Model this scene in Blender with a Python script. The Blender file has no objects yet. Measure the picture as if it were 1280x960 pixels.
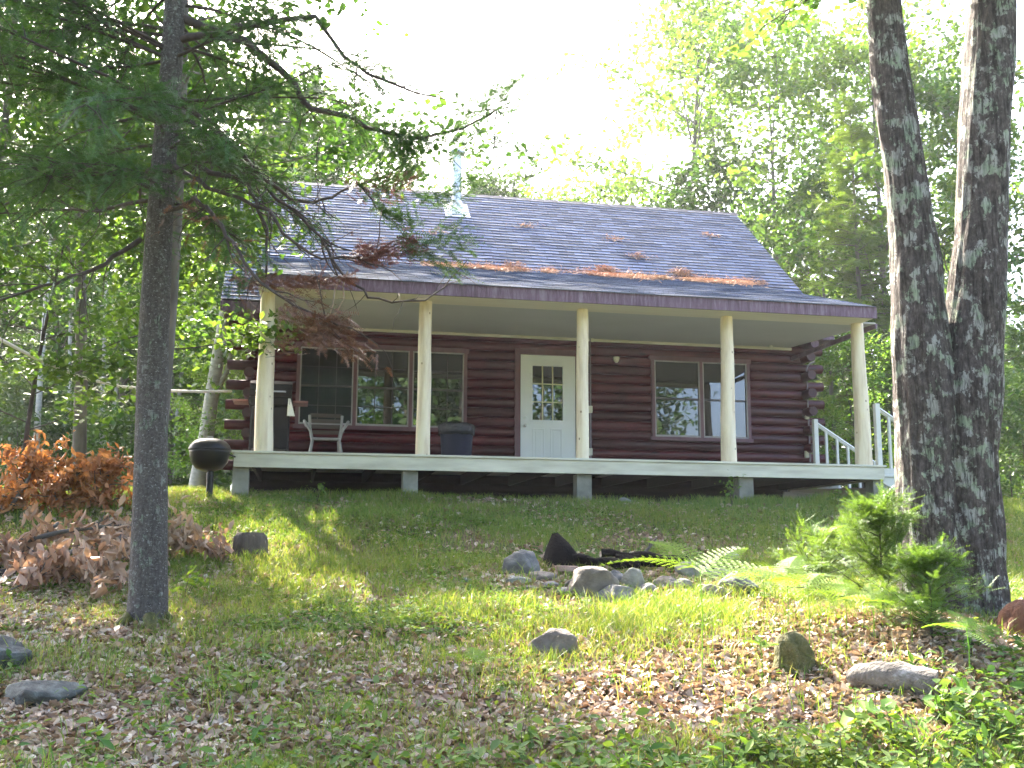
import bpy, math, random
import numpy as np
from mathutils import Vector, Matrix, noise as mnoise
random.seed(7); RG = np.random.default_rng(11)
SC = bpy.context.scene
COL = SC.collection
PI = math.pi

# ------------------------------------------------------------------ camera
F = 1310.3; PITCH = 0.1587; ROLL = 0.0049; EYE = Vector((0, 0, 1.6))
fw = Vector((0, math.cos(PITCH), math.sin(PITCH))); r0 = Vector((1, 0, 0)); u0 = r0.cross(fw)
RT = math.cos(ROLL)*r0 + math.sin(ROLL)*u0; UP = -math.sin(ROLL)*r0 + math.cos(ROLL)*u0
cam = bpy.data.cameras.new('camera'); co = bpy.data.objects.new('camera', cam); COL.objects.link(co)
cam.sensor_width = 36; cam.lens = F/1280*36; cam.clip_start = .1; cam.clip_end = 2000
co.matrix_world = Matrix(((RT.x, UP.x, -fw.x, EYE.x), (RT.y, UP.y, -fw.y, EYE.y), (RT.z, UP.z, -fw.z, EYE.z), (0, 0, 0, 1)))
SC.camera = co

def ray(px, py): return fw*F + RT*(px-640) - UP*(py-480)
def at(px, py, Y):                       # point seen at a photo pixel, Y metres ahead
    d = ray(px, py); return EYE + d*(Y/d.y)
def pix(P):                              # numpy: world points -> photo pixels
    d = np.asarray(P) - np.array(EYE); z = d @ np.array(fw)
    return 640+F*(d @ np.array(RT))/z, 480-F*(d @ np.array(UP))/z

# ------------------------------------------------------------------ noise and ground
_perm = RG.random((256, 256))
def vnoise(x, y):
    xi = np.floor(x).astype(int); yi = np.floor(y).astype(int); fx = x-xi; fy = y-yi
    fx = fx*fx*(3-2*fx); fy = fy*fy*(3-2*fy); g = lambda a, b: _perm[a & 255, b & 255]
    return (g(xi, yi)*(1-fx)+g(xi+1, yi)*fx)*(1-fy)+(g(xi, yi+1)*(1-fx)+g(xi+1, yi+1)*fx)*fy
def fbm(x, y, s=1., o=4):
    x = np.asarray(x, float)/s; y = np.asarray(y, float)/s; v = 0; a = .5
    for k in range(o): v = v + a*vnoise(x*2**k+17.3*k, y*2**k+5.1*k); a *= .5
    return v/(1-.5**o)
GY = [-300, -40, -5, 0, 3, 5.5, 7, 8.3, 10, 11, 12, 13.3, 14.5, 16, 22, 60, 500]
GZ = [-2, -.8, .0, .08, .2, .47, .79, 1.06, 1.28, 1.48, 1.73, 2.1, 2.33, 2.38, 2.4, 2.9, 8]
def gh(x, y):
    x = np.asarray(x, float); y = np.asarray(y, float)
    xx = np.clip(x, -12, 12)
    z = np.interp(y-.16*xx*(np.clip((y-8)/6, 0, 1)), GY, GZ)
    near = np.exp(-((np.maximum(np.abs(y-9)-7, 0))/6)**2)
    z = z + (fbm(x, y, 2.2, 3)-.5)*.12*near + (fbm(x+40, y, .5, 2)-.5)*.05*near
    z = z + .18*np.exp(-((x-2.9)**2+(y-7.4)**2)/1.2)
    return z + (fbm(x, y, 14, 3)-.5)*.5*np.clip((np.hypot(x, y-8)-12)/14, 0, 1)
def g(x, y): return float(gh(x, y))
def gpt(px, py):                         # where a pixel's ray meets the ground
    d = ray(px, py).normalized(); t = 2.
    while t < 60:
        p = EYE+d*t
        if p.z < g(p.x, p.y): break
        t += .05
    return Vector((p.x, p.y, g(p.x, p.y)))

# ------------------------------------------------------------------ materials
def mat(name):
    m = bpy.data.materials.new(name); m.use_nodes = True; nt = m.node_tree
    for n in list(nt.nodes):
        if n.type != 'OUTPUT_MATERIAL' and n.type != 'BSDF_PRINCIPLED': nt.nodes.remove(n)
    return m, nt, nt.nodes['Principled BSDF']
def N(nt, t, **k):
    n = nt.nodes.new(t)
    for a, b in k.items():
        if a.startswith('i_'):
            key = a[2:].replace('_', ' ')
            n.inputs[key].default_value = b
        else: setattr(n, a, b)
    return n
def ramp(nt, fac, stops):
    r = nt.nodes.new('ShaderNodeValToRGB'); e = r.color_ramp.elements
    while len(e) < len(stops): e.new(.5)
    for q, (p, c) in zip(e, stops): q.position = p; q.color = (*c, 1) if len(c) == 3 else c
    nt.links.new(fac, r.inputs[0]); return r.outputs[0]
def gmul(nt, vec, s):
    m = nt.nodes.new('ShaderNodeMapping'); m.inputs['Scale'].default_value = s
    nt.links.new(vec, m.inputs['Vector']); return m.outputs[0]
def noi(nt, vec, scale, detail=4, rough=.55, dist=0):
    n = N(nt, 'ShaderNodeTexNoise'); n.inputs['Scale'].default_value = scale; n.inputs['Detail'].default_value = detail
    n.inputs['Roughness'].default_value = rough; n.inputs['Distortion'].default_value = dist
    nt.links.new(vec, n.inputs['Vector']); return n.outputs['Fac']
def mixc(nt, fac, a, b, mode='MIX'):
    m = nt.nodes.new('ShaderNodeMix'); m.data_type = 'RGBA'; m.blend_type = mode
    for s, v in ((m.inputs[0], fac), (m.inputs[6], a), (m.inputs[7], b)):
        if isinstance(v, (int, float)): s.default_value = v
        elif isinstance(v, tuple): s.default_value = (*v, 1)
        else: nt.links.new(v, s)
    return m.outputs[2]
def bump(nt, bs, h, strength, dist=.02):
    b = nt.nodes.new('ShaderNodeBump'); b.inputs['Strength'].default_value = strength; b.inputs['Distance'].default_value = dist
    nt.links.new(h, b.inputs['Height']); nt.links.new(b.outputs[0], bs.inputs['Normal'])
def objc(nt): return nt.nodes.new('ShaderNodeTexCoord').outputs['Object']

def rough_mat(name, c1, c2, scale=6, rough=.7, stretch=(1, 1, 1), bs=.3, bd=.01, metal=0, spec=.5, c3=None):
    m, nt, b = mat(name); v = gmul(nt, objc(nt), stretch)
    n = noi(nt, v, scale, 6)
    st = [(.3, c1), (.7, c2)] if c3 is None else [(.3, c1), (.55, c2), (.75, c3)]
    nt.links.new(ramp(nt, n, st), b.inputs['Base Color'])
    b.inputs['Roughness'].default_value = rough; b.inputs['Metallic'].default_value = metal; b.inputs['Specular IOR Level'].default_value = spec
    bump(nt, b, noi(nt, v, scale*4, 5), bs, bd); return m

def leaf_mat(name, cols, trans=.45, tint=(1.25, 1.15, .5), rough=.45, obj_var=.25, spec=.35):
    m, nt, b = mat(name)
    geo = nt.nodes.new('ShaderNodeNewGeometry')
    n = len(cols); c = ramp(nt, geo.outputs['Random Per Island'], [(i/max(1, n-1), cols[i]) for i in range(n)])
    oi = nt.nodes.new('ShaderNodeObjectInfo')
    hsv = nt.nodes.new('ShaderNodeHueSaturation')
    mr = nt.nodes.new('ShaderNodeMapRange'); nt.links.new(oi.outputs['Random'], mr.inputs[0])
    mr.inputs[3].default_value = 1-obj_var; mr.inputs[4].default_value = 1+obj_var
    nt.links.new(mr.outputs[0], hsv.inputs['Value'])
    mh = nt.nodes.new('ShaderNodeMapRange'); nt.links.new(noi(nt, geo.outputs['Position'], .5, 2), mh.inputs[0])
    mh.inputs[1].default_value = .3; mh.inputs[2].default_value = .7; mh.inputs[3].default_value = .485; mh.inputs[4].default_value = .515
    nt.links.new(mh.outputs[0], hsv.inputs['Hue']); nt.links.new(c, hsv.inputs['Color'])
    nt.links.new(hsv.outputs[0], b.inputs['Base Color']); b.inputs['Roughness'].default_value = rough
    b.inputs['Specular IOR Level'].default_value = spec
    t = nt.nodes.new('ShaderNodeBsdfTranslucent')
    nt.links.new(mixc(nt, 1., hsv.outputs[0], tint, 'MULTIPLY'), t.inputs['Color'])
    mx = nt.nodes.new('ShaderNodeMixShader'); mx.inputs[0].default_value = trans
    nt.links.new(b.outputs[0], mx.inputs[1]); nt.links.new(t.outputs[0], mx.inputs[2])
    nt.links.new(mx.outputs[0], nt.nodes['Material Output'].inputs['Surface']); return m

M = {}
M['maple'] = leaf_mat('maple leaves', [(.035, .085, .018), (.06, .125, .025), (.09, .165, .03), (.045, .105, .025)], .42, (1.1, 1.12, .55))
M['bright'] = leaf_mat('bright leaves', [(.08, .16, .025), (.12, .21, .035), (.15, .235, .045), (.07, .15, .035)], .5, (1.1, 1.12, .6))
M['woods'] = leaf_mat('woods leaves', [(.035, .085, .022), (.06, .125, .03), (.085, .155, .035), (.045, .10, .035)], .45)
M['needle'] = leaf_mat('conifer needles', [(.04, .09, .03), (.06, .125, .04), (.08, .155, .045)], .38, (1.15, 1.15, .6))
M['deadneedle'] = leaf_mat('dead needles', [(.10, .045, .03), (.16, .07, .045), (.075, .04, .03)], .2, (1, .9, .7))
M['fern'] = leaf_mat('fern', [(.13, .25, .04), (.18, .31, .05), (.22, .33, .06)], .5, rough=.6)
M['grass'] = leaf_mat('grass', [(.09, .17, .025), (.13, .22, .035), (.19, .26, .045), (.30, .28, .12)], .4, obj_var=0)
M['weed'] = leaf_mat('weeds', [(.055, .12, .03), (.09, .17, .035), (.13, .21, .045), (.17, .24, .06), (.08, .14, .05)], .4, obj_var=0, rough=.65, spec=.2)
M['litter'] = leaf_mat('leaf litter', [(.14, .085, .055), (.26, .17, .115), (.42, .32, .24), (.19, .12, .08), (.55, .46, .37), (.33, .24, .18), (.38, .26, .17), (.62, .55, .47)], .15, (1, .85, .6), .6, 0, .25)
M['brownleaf'] = leaf_mat('orange brown leaves', [(.26, .12, .05), (.36, .18, .07), (.46, .26, .12), (.18, .085, .04)], .35, (1.2, .9, .5), .5, 0)
M['tanleaf'] = leaf_mat('tan leaves', [(.30, .18, .12), (.38, .25, .17), (.46, .33, .24), (.22, .13, .08)], .25, (1.1, .9, .7), .55, 0)
M['roofneedle'] = leaf_mat('roof needles', [(.40, .24, .15), (.50, .34, .23), (.32, .18, .11)], .05, (1, .8, .6), .7, 0)

# bark
def bark(name, dark, mid, pale, lich, lich_amt, sc=8, vs=.35, pale_amt=.5, fleck=0):
    m, nt, b = mat(name); o = objc(nt); v = gmul(nt, o, (1, 1, vs))
    base = ramp(nt, noi(nt, v, sc*3, 6, .7), [(.3, dark), (.55, mid), (.8, pale)])
    big = noi(nt, gmul(nt, o, (1, 1, .75)), sc*.9, 7, .68, .15)
    msk = ramp(nt, big, [(pale_amt, (0, 0, 0)), (pale_amt+.04, (1, 1, 1))])
    fis = ramp(nt, noi(nt, gmul(nt, o, (1, 1, .12)), sc*5, 5, .75), [(.38, (.15, .15, .15)), (.5, (1, 1, 1))])
    l = mixc(nt, ramp(nt, noi(nt, o, sc*.8, 3), [(.45, (0, 0, 0)), (.6, (1, 1, 1))]), lich, (lich[0]*.75, lich[1]*.92, lich[2]*.7))
    l = mixc(nt, 1., l, fis, 'MULTIPLY')
    mm = nt.nodes.new('ShaderNodeMath'); mm.operation = 'MULTIPLY'; nt.links.new(msk, mm.inputs[0]); mm.inputs[1].default_value = lich_amt
    cc = mixc(nt, mm.outputs[0], base, l)
    fur = ramp(nt, noi(nt, gmul(nt, o, (1, 1, .1)), sc*3.2, 5, .7, .3), [(.40, (.35, .32, .32)), (.52, (1, 1, 1)), (.7, (1.25, 1.22, 1.2))])
    cc = mixc(nt, .85 if not fleck else .3, cc, fur, 'MULTIPLY')
    if fleck:
        fl = ramp(nt, noi(nt, gmul(nt, o, (1, 1, 1.6)), 55, 3, .6, .8), [(.60, (0, 0, 0)), (.66, (.8, .8, .8))]); cc = mixc(nt, fl, cc, (.40, .40, .38))
    nt.links.new(cc, b.inputs['Base Color'])
    b.inputs['Roughness'].default_value = .85; b.inputs['Specular IOR Level'].default_value = .2
    hm = mixc(nt, .5, noi(nt, gmul(nt, o, (1, 1, .15)), sc*5, 6, .7), noi(nt, v, sc*1.5, 5), 'ADD')
    bump(nt, b, hm, 1, .05); return m
M['bark_big'] = bark('mossy maple bark', (.034, .027, .024), (.11, .092, .085), (.24, .215, .205), (.42, .42, .39), .85, 9.5, .6, .515)
M['bark_fir'] = bark('grey fir bark', (.075, .062, .054), (.135, .12, .108), (.21, .195, .18), (.30, .31, .28), .8, 14, .9, .57, 1)
M['bark_grey'] = rough_mat('grey bark', (.07, .06, .05), (.17, .15, .13), 9, .9, (1, 1, .25), .6, .02)
M['bark_pale'] = rough_mat('pale birch bark', (.28, .26, .22), (.55, .53, .48), 7, .8, (1, 1, 2.5), .3, .01)
M['bark_dark'] = rough_mat('dark branch bark', (.035, .025, .022), (.08, .06, .052), 14, .9, (1, 1, 1), .5, .01)
M['twig_pale'] = rough_mat('pale twig', (.2, .15, .11), (.34, .27, .2), 14, .9)

# ground
m, nt, b = mat('ground soil'); o = objc(nt)
n1 = noi(nt, o, 1.1, 5); n2 = noi(nt, o, 22, 5, .7)
soil = ramp(nt, n2, [(.3, (.05, .033, .022)), (.5, (.11, .075, .05)), (.68, (.22, .15, .10))])
grn = ramp(nt, n2, [(.3, (.035, .06, .014)), (.6, (.075, .12, .025)), (.8, (.12, .14, .04))])
nt.links.new(mixc(nt, ramp(nt, n1, [(.42, (0, 0, 0)), (.58, (1, 1, 1))]), soil, grn), b.inputs['Base Color'])
b.inputs['Roughness'].default_value = .95; b.inputs['Specular IOR Level'].default_value = .1
bump(nt, b, noi(nt, o, 35, 6, .7), .8, .03); M['ground'] = m

# stained logs
m, nt, b = mat('stained logs'); o = objc(nt)
gr = noi(nt, gmul(nt, o, (.25, 6, 6)), 5, 6, .65)
c = ramp(nt, gr, [(.3, (.04, .005, .009)), (.55, (.082, .011, .018)), (.78, (.135, .024, .032))])
vo = N(nt, 'ShaderNodeTexVoronoi'); vo.inputs['Scale'].default_value = 1.; vo.inputs['Randomness'].default_value = 1
nt.links.new(gmul(nt, o, (1.4, 4, 6.1)), vo.inputs['Vector'])
kn = ramp(nt, vo.outputs['Distance'], [(.07, (.25, .25, .25)), (.16, (1, 1, 1))])
dr = ramp(nt, noi(nt, o, 1.6, 4, .6), [(.35, (.6, .55, .6)), (.65, (1.1, 1.1, 1.1))])
c = mixc(nt, 1., mixc(nt, 1., c, kn, 'MULTIPLY'), dr, 'MULTIPLY')
isl = nt.nodes.new('ShaderNodeNewGeometry').outputs['Random Per Island']
c = mixc(nt, 1., c, ramp(nt, isl, [(0, (.6, .58, .62)), (.5, (.9, .84, .84)), (1, (1.25, 1.05, 1.0))]), 'MULTIPLY')
nt.links.new(c, b.inputs['Base Color']); b.inputs['Roughness'].default_value = .36; b.inputs['Specular IOR Level'].default_value = .32
bump(nt, b, gr, .25, .01); M['logs'] = m
M['log_end'] = rough_mat('log ends', (.03, .012, .014), (.07, .025, .028), 12, .7)
M['chink'] = rough_mat('dark stained recess', (.02, .008, .01), (.035, .012, .014), 8, .9)
M['trimred'] = rough_mat('maroon window trim', (.10, .04, .055), (.16, .07, .085), 8, .55, (1, 1, .3), .15)
m, nt, b = mat('weathered maroon fascia'); o = objc(nt)
c = ramp(nt, noi(nt, gmul(nt, o, (6, 1, .8)), 2.2, 6, .75, .4), [(.33, (.045, .016, .028)), (.5, (.11, .055, .09)), (.7, (.23, .17, .22))])
nt.links.new(c, b.inputs['Base Color']); b.inputs['Roughness'].default_value = .6; bump(nt, b, noi(nt, o, 30), .1); M['fascia'] = m
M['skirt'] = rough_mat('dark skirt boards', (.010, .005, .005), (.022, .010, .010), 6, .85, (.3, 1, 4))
M['paint'] = rough_mat('aged cream paint', (.40, .37, .28), (.56, .54, .43), 3, .5, (.5, 1, 3), .1, c3=(.65, .62, .50))
M['railpaint'] = rough_mat('grey white rail paint', (.56, .56, .50), (.64, .64, .58), 4, .5, (1, 1, 1), .06)
M['soffit'] = rough_mat('painted plywood soffit', (.42, .41, .36), (.47, .46, .41), 1.2, .6, (1, 1, 1), .08)
M['beam'] = rough_mat('pale beam board', (.62, .56, .42), (.72, .67, .53), 3, .6, (.15, 1, 5), .15)
M['door'] = rough_mat('white door paint', (.68, .70, .70), (.74, .76, .76), 2, .4, (1, 1, 1), .04)
M['sash'] = rough_mat('grey window sash', (.26, .24, .24), (.36, .33, .33), 6, .5)
M['darksash'] = rough_mat('dark sash', (.05, .04, .045), (.08, .065, .07), 6, .5)
M['muntin'] = rough_mat('cream muntin', (.55, .52, .32), (.62, .58, .38), 6, .5)
M['concrete'] = rough_mat('concrete pier', (.14, .14, .115), (.22, .22, .185), 5, .9, (1, 1, 1), .4, .01, c3=(.30, .30, .26))
m, nt, b = mat('peeled cedar log'); o = objc(nt)
c = ramp(nt, noi(nt, gmul(nt, o, (1, 1, .12)), 9, 6, .65), [(.3, (.52, .40, .25)), (.5, (.72, .62, .44)), (.75, (.80, .73, .56))])
vo = N(nt, 'ShaderNodeTexVoronoi'); vo.inputs['Scale'].default_value = 5.5; nt.links.new(gmul(nt, o, (1.5, 1.5, 1)), vo.inputs['Vector'])
kn = ramp(nt, vo.outputs['Distance'], [(.06, (.28, .2, .14)), (.13, (1, 1, 1))])
nt.links.new(mixc(nt, 1., c, kn, 'MULTIPLY'), b.inputs['Base Color']); b.inputs['Roughness'].default_value = .55
bump(nt, b, noi(nt, gmul(nt, o, (1, 1, .2)), 14), .2, .01); M['cedar'] = m
m, nt, b = mat('window glass'); b.inputs['Base Color'].default_value = (.006, .008, .008, 1); b.inputs['Roughness'].default_value = .015
b.inputs['IOR'].default_value = 1.85; bump(nt, b, noi(nt, objc(nt), 1.6, 2), .04, .02); M['glass'] = m
m, nt, b = mat('screened glass'); b.inputs['Base Color'].default_value = (.012, .012, .012, 1); b.inputs['Roughness'].default_value = .12
b.inputs['IOR'].default_value = 1.35; M['screen'] = m
# shingles
m, nt, b = mat('asphalt shingles'); uv = N(nt, 'ShaderNodeUVMap').outputs[0]
br = N(nt, 'ShaderNodeTexBrick'); br.offset = .5; br.inputs['Scale'].default_value = 1.
br.inputs['Brick Width'].default_value = .30; br.inputs['Row Height'].default_value = .135; br.inputs['Mortar Size'].default_value = .006
br.inputs['Color1'].default_value = (.042, .058, .10, 1); br.inputs['Color2'].default_value = (.115, .148, .24, 1); br.inputs['Mortar'].default_value = (.03, .032, .04, 1)  # tabs vary in tone; the dark ones also paint in tab shadows
br.inputs['Bias'].default_value = 0
wv = N(nt, 'ShaderNodeVectorMath', operation='ADD'); nt.links.new(uv, wv.inputs[0])
nn = N(nt, 'ShaderNodeTexNoise'); nn.inputs['Scale'].default_value = 3.; nt.links.new(uv, nn.inputs['Vector'])
sc = N(nt, 'ShaderNodeVectorMath', operation='MULTIPLY'); nt.links.new(nn.outputs['Color'], sc.inputs[0]); sc.inputs[1].default_value = (.12, 0, 0)
nt.links.new(sc.outputs[0], wv.inputs[1]); nt.links.new(wv.outputs[0], br.inputs['Vector'])
c = mixc(nt, .8, br.outputs['Color'], ramp(nt, noi(nt, uv, 90, 2), [(.3, (.6, .6, .6)), (.7, (1.35, 1.35, 1.35))]), 'MULTIPLY')
c = mixc(nt, 1., c, ramp(nt, noi(nt, uv, .8, 4), [(.3, (.92, .92, .93)), (.7, (1.08, 1.08, 1.07))]), 'MULTIPLY')
nt.links.new(c, b.inputs['Base Color']); b.inputs['Roughness'].default_value = .85; b.inputs['Specular IOR Level'].default_value = .4
bump(nt, b, noi(nt, uv, 120, 2), .5, .004); M['shingle'] = m
M['ridge'] = rough_mat('ridge cap', (.03, .03, .04), (.06, .06, .075), 9, .8)
M['galv'] = rough_mat('galvanised pipe', (.45, .45, .46), (.62, .62, .63), 3, .35, (1, 1, 1), .05, .01, .9)
M['flash'] = rough_mat('pale flashing', (.72, .70, .62), (.8, .78, .7), 3, .4, (1, 1, 1), .05)
M['black'] = rough_mat('black enamel', (.006, .006, .006), (.011, .01, .01), 5, .38, (1, 1, 1), .05, .01, 0, .35)
M['blackmat'] = rough_mat('black grill cover', (.006, .006, .007), (.012, .012, .013), 5, .6, (1, 1, 1), .2, .01, 0, .2)
M['navy'] = rough_mat('navy plastic', (.008, .011, .03), (.013, .017, .042), 4, .5, (1, 1, 1), .05, .01, 0, .3)
m, nt, b = mat('black bin liner'); b.inputs['Base Color'].default_value = (.012, .013, .016, 1); b.inputs['Roughness'].default_value = .25
bump(nt, b, noi(nt, objc(nt), 14, 4), 1, .05); M['liner'] = m
M['greymetal'] = rough_mat('grey chair metal', (.22, .21, .20), (.34, .33, .31), 8, .45, (1, 1, 1), .1)
M['darkwood'] = rough_mat('dark slat', (.05, .035, .03), (.1, .07, .055), 8, .6, (.3, 3, 3))
M['cloth'] = rough_mat('white cloth', (.72, .74, .72), (.8, .82, .8), 8, .9)
M['redwood'] = rough_mat('reddish shelf', (.16, .06, .05), (.24, .10, .08), 8, .6)
M['beige'] = rough_mat('beige plastic', (.55, .52, .42), (.62, .58, .47), 8, .5)
M['conduit'] = rough_mat('grey conduit', (.16, .13, .15), (.24, .20, .22), 8, .5)
M['rope'] = rough_mat('white rope', (.75, .68, .64), (.85, .8, .76), 60, .8)
M['jug'] = rough_mat('white plastic', (.72, .74, .76), (.8, .82, .84), 5, .4)
def rock_mat(name, a, bb, cc, s=6): return rough_mat(name, a, bb, s, .85, (1, 1, 1), .6, .03, c3=cc)
M['rock_grey'] = rock_mat('grey stone', (.06, .06, .06), (.115, .113, .11), (.21, .205, .195))
M['rock_pale'] = rock_mat('pale stone', (.13, .125, .10), (.21, .21, .175), (.32, .315, .27))
M['rock_brown'] = rock_mat('brown stone', (.07, .055, .045), (.13, .11, .09), (.20, .18, .15))
M['rock_lichen'] = rock_mat('lichen stone', (.04, .038, .034), (.075, .078, .068), (.16, .18, .165), 11)
M['brick'] = rock_mat('reddish brick', (.30, .18, .14), (.38, .25, .20), (.45, .32, .26))
M['char'] = rough_mat('charred wood', (.005, .004, .004), (.016, .012, .011), 12, .85, (1, 1, 1), .8, .03, 0, .1)
M['moss'] = rough_mat('mossy wood', (.04, .045, .012), (.09, .085, .025), 12, .95, (1, 1, 1), .8, .03, c3=(.12, .10, .05))
M['stumpwood'] = rough_mat('old stump', (.06, .045, .035), (.13, .10, .075), 14, .95, (1, 1, .2), .8, .03)
M['rottenred'] = rough_mat('rotten red wood', (.07, .03, .018), (.15, .065, .035), 12, .95, (1, 1, .4), .8, .03)
M['birchlog'] = rough_mat('white birch log', (.05, .04, .032), (.16, .14, .12), 9, .85, (1, 1.6, 1), .9, .03, c3=(.42, .40, .385))
M['plank'] = rough_mat('old pale plank', (.22, .17, .13), (.34, .28, .22), 6, .85, (.3, 3, 3))

# ------------------------------------------------------------------ mesh helpers
def npmesh(name, V, Fc, m, parent=None, uv=None, smooth=False):
    V = np.asarray(V, np.float32); Fc = np.asarray(Fc, np.int32); k = Fc.shape[1]
    me = bpy.data.meshes.new(name); me.vertices.add(len(V)); me.vertices.foreach_set('co', V.ravel())
    me.loops.add(Fc.size); me.loops.foreach_set('vertex_index', Fc.ravel())
    me.polygons.add(len(Fc)); me.polygons.foreach_set('loop_start', np.arange(0, Fc.size, k, dtype=np.int32))
    if smooth: me.polygons.foreach_set('use_smooth', np.ones(len(Fc), bool))
    me.update(calc_edges=True)
    me.materials.append(m); ob = bpy.data.objects.new(name, me); COL.objects.link(ob)
    if parent: ob.parent = parent
    return ob
class MB:
    def __init__(s): s.v = []; s.f = []; s.uv = []; s.sm = []
    def add(s, vs, fs, smooth=False, uv=None):
        n = len(s.v); s.v += [tuple(p) for p in vs]
        for i, f in enumerate(fs): s.f.append([n+j for j in f]); s.sm.append(smooth); s.uv.append(uv[i] if uv else None)
        return s
    def box(s, x0, x1, y0, y1, z0, z1, M4=None, bev=0):
        x0, x1 = min(x0, x1), max(x0, x1); y0, y1 = min(y0, y1), max(y0, y1); z0, z1 = min(z0, z1), max(z0, z1)
        if bev <= 0:
            vs = [Vector((x, y, z)) for z in (z0, z1) for x, y in ((x0, y0), (x1, y0), (x1, y1), (x0, y1))]
            fs = [(3, 2, 1, 0), (4, 5, 6, 7), (0, 1, 5, 4), (1, 2, 6, 5), (2, 3, 7, 6), (3, 0, 4, 7)]
        else:
            b = min(bev, (x1-x0)/3, (y1-y0)/3, (z1-z0)/3); vs = []
            ring = lambda d, z: [Vector(p) for p in ((x0+b+d, y0+d, z), (x1-b-d, y0+d, z), (x1-d, y0+b+d, z), (x1-d, y1-b-d, z), (x1-b-d, y1-d, z), (x0+b+d, y1-d, z), (x0+d, y1-b-d, z), (x0+d, y0+b+d, z))]
            vs = ring(b*.7, z0)+ring(0, z0+b)+ring(0, z1-b)+ring(b*.7, z1)
            fs = [tuple(range(7, -1, -1)), tuple(range(24, 32))]
            for k in range(3):
                for i in range(8): j = (i+1) % 8; fs.append((k*8+i, k*8+j, k*8+8+j, k*8+8+i))
        if M4 is not None: vs = [M4 @ v for v in vs]
        return s.add(vs, fs)
    def tube(s, pts, rad, sides=8, caps=True, smooth=True, rfn=None):
        pts = [Vector(p) for p in pts]; n = len(pts)
        if isinstance(rad, (int, float)): rad = [rad]*n
        vs = []; t = (pts[1]-pts[0]).normalized()
        ref = Vector((0, 0, 1)) if abs(t.z) < .9 else Vector((1, 0, 0))
        a = t.cross(ref).normalized()
        for i in range(n):
            t = (pts[min(i+1, n-1)]-pts[max(i-1, 0)]).normalized()
            a = (a - t*a.dot(t)).normalized(); b = t.cross(a)
            for k in range(sides):
                th = 2*PI*k/sides; r = rad[i]*(rfn(i, th, pts[i]) if rfn else 1)
                vs.append(pts[i]+a*(r*math.cos(th))+b*(r*math.sin(th)))
        fs = [(i*sides+k, i*sides+(k+1) % sides, (i+1)*sides+(k+1) % sides, (i+1)*sides+k) for i in range(n-1) for k in range(sides)]
        s.add(vs, fs, smooth)
        if caps: s.add(vs[:sides], [tuple(range(sides-1, -1, -1))]); s.add(vs[-sides:], [tuple(range(sides))])
        return s
    def lathe(s, prof, c=(0, 0, 0), sides=24, sx=1, sy=1, smooth=True):
        c = Vector(c); vs = [c+Vector((r*sx*math.cos(2*PI*k/sides), r*sy*math.sin(2*PI*k/sides), z)) for r, z in prof for k in range(sides)]
        fs = [(i*sides+k, i*sides+(k+1) % sides, (i+1)*sides+(k+1) % sides, (i+1)*sides+k) for i in range(len(prof)-1) for k in range(sides)]
        return s.add(vs, fs, smooth)
    def build(s, name, m, parent=None):
        me = bpy.data.meshes.new(name); me.from_pydata(s.v, [], s.f); me.polygons.foreach_set('use_smooth', s.sm)
        if m: me.materials.append(m)
        if any(u for u in s.uv):
            l = me.uv_layers.new(name='UVMap'); k = 0
            for f, u in zip(s.f, s.uv):
                for j in range(len(f)):
                    l.data[k].uv = u[j] if u else (0, 0); k += 1
        ob = bpy.data.objects.new(name, me); COL.objects.link(ob)
        if parent: ob.parent = parent
        return ob
def tag(o, label=None, cat=None, group=None, kind=None):
    if label: o['label'] = label
    if cat: o['category'] = cat
    if group: o['group'] = group
    if kind: o['kind'] = kind
    return o
def empty(name, loc=(0, 0, 0), rz=0, label=None, cat=None, group=None):
    o = bpy.data.objects.new(name, None); COL.objects.link(o); o.location = loc; o.rotation_euler = (0, 0, rz); o.empty_display_size = .1
    return tag(o, label, cat, group)
def copy_tree(o, parent=None):
    c = o.copy(); COL.objects.link(c); c.parent = parent
    for ch in list(o.children): copy_tree(ch, c)
    return c

# leaves -------------------------------------------------------------
def leaves(P, size, up=.7, asp=.55, fold=.0, droop=0, rng=RG, jitter=.35):
    """rhombic leaves at points P (n,3)"""
    n = len(P); s = size*(1+jitter*(rng.random(n)*2-1))[:, None]
    nrm = rng.normal(size=(n, 3))*(1-up)+np.array([0, 0, 1])*up; nrm /= np.linalg.norm(nrm, axis=1)[:, None]
    a = rng.normal(size=(n, 3)); a[:, 2] -= droop; a -= nrm*(a*nrm).sum(1)[:, None]; a /= np.linalg.norm(a, axis=1)[:, None]+1e-9
    b = np.cross(nrm, a)
    V = np.empty((n, 6, 3))
    V[:, 0] = P-a*s*.5; V[:, 1] = P+b*s*asp*.5-a*s*.12+nrm*s*fold; V[:, 2] = P+b*s*asp*.38+a*s*.22+nrm*s*fold*.6
    V[:, 3] = P+a*s*.5-nrm*s*fold*.6; V[:, 4] = P-b*s*asp*.38+a*s*.22+nrm*s*fold*.6; V[:, 5] = P-b*s*asp*.5-a*s*.12+nrm*s*fold
    Fc = (np.arange(n)[:, None, None]*6+np.array([[0, 1, 2, 3], [0, 3, 4, 5]])[None]).reshape(-1, 4)
    return V.reshape(-1, 3), Fc
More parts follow.
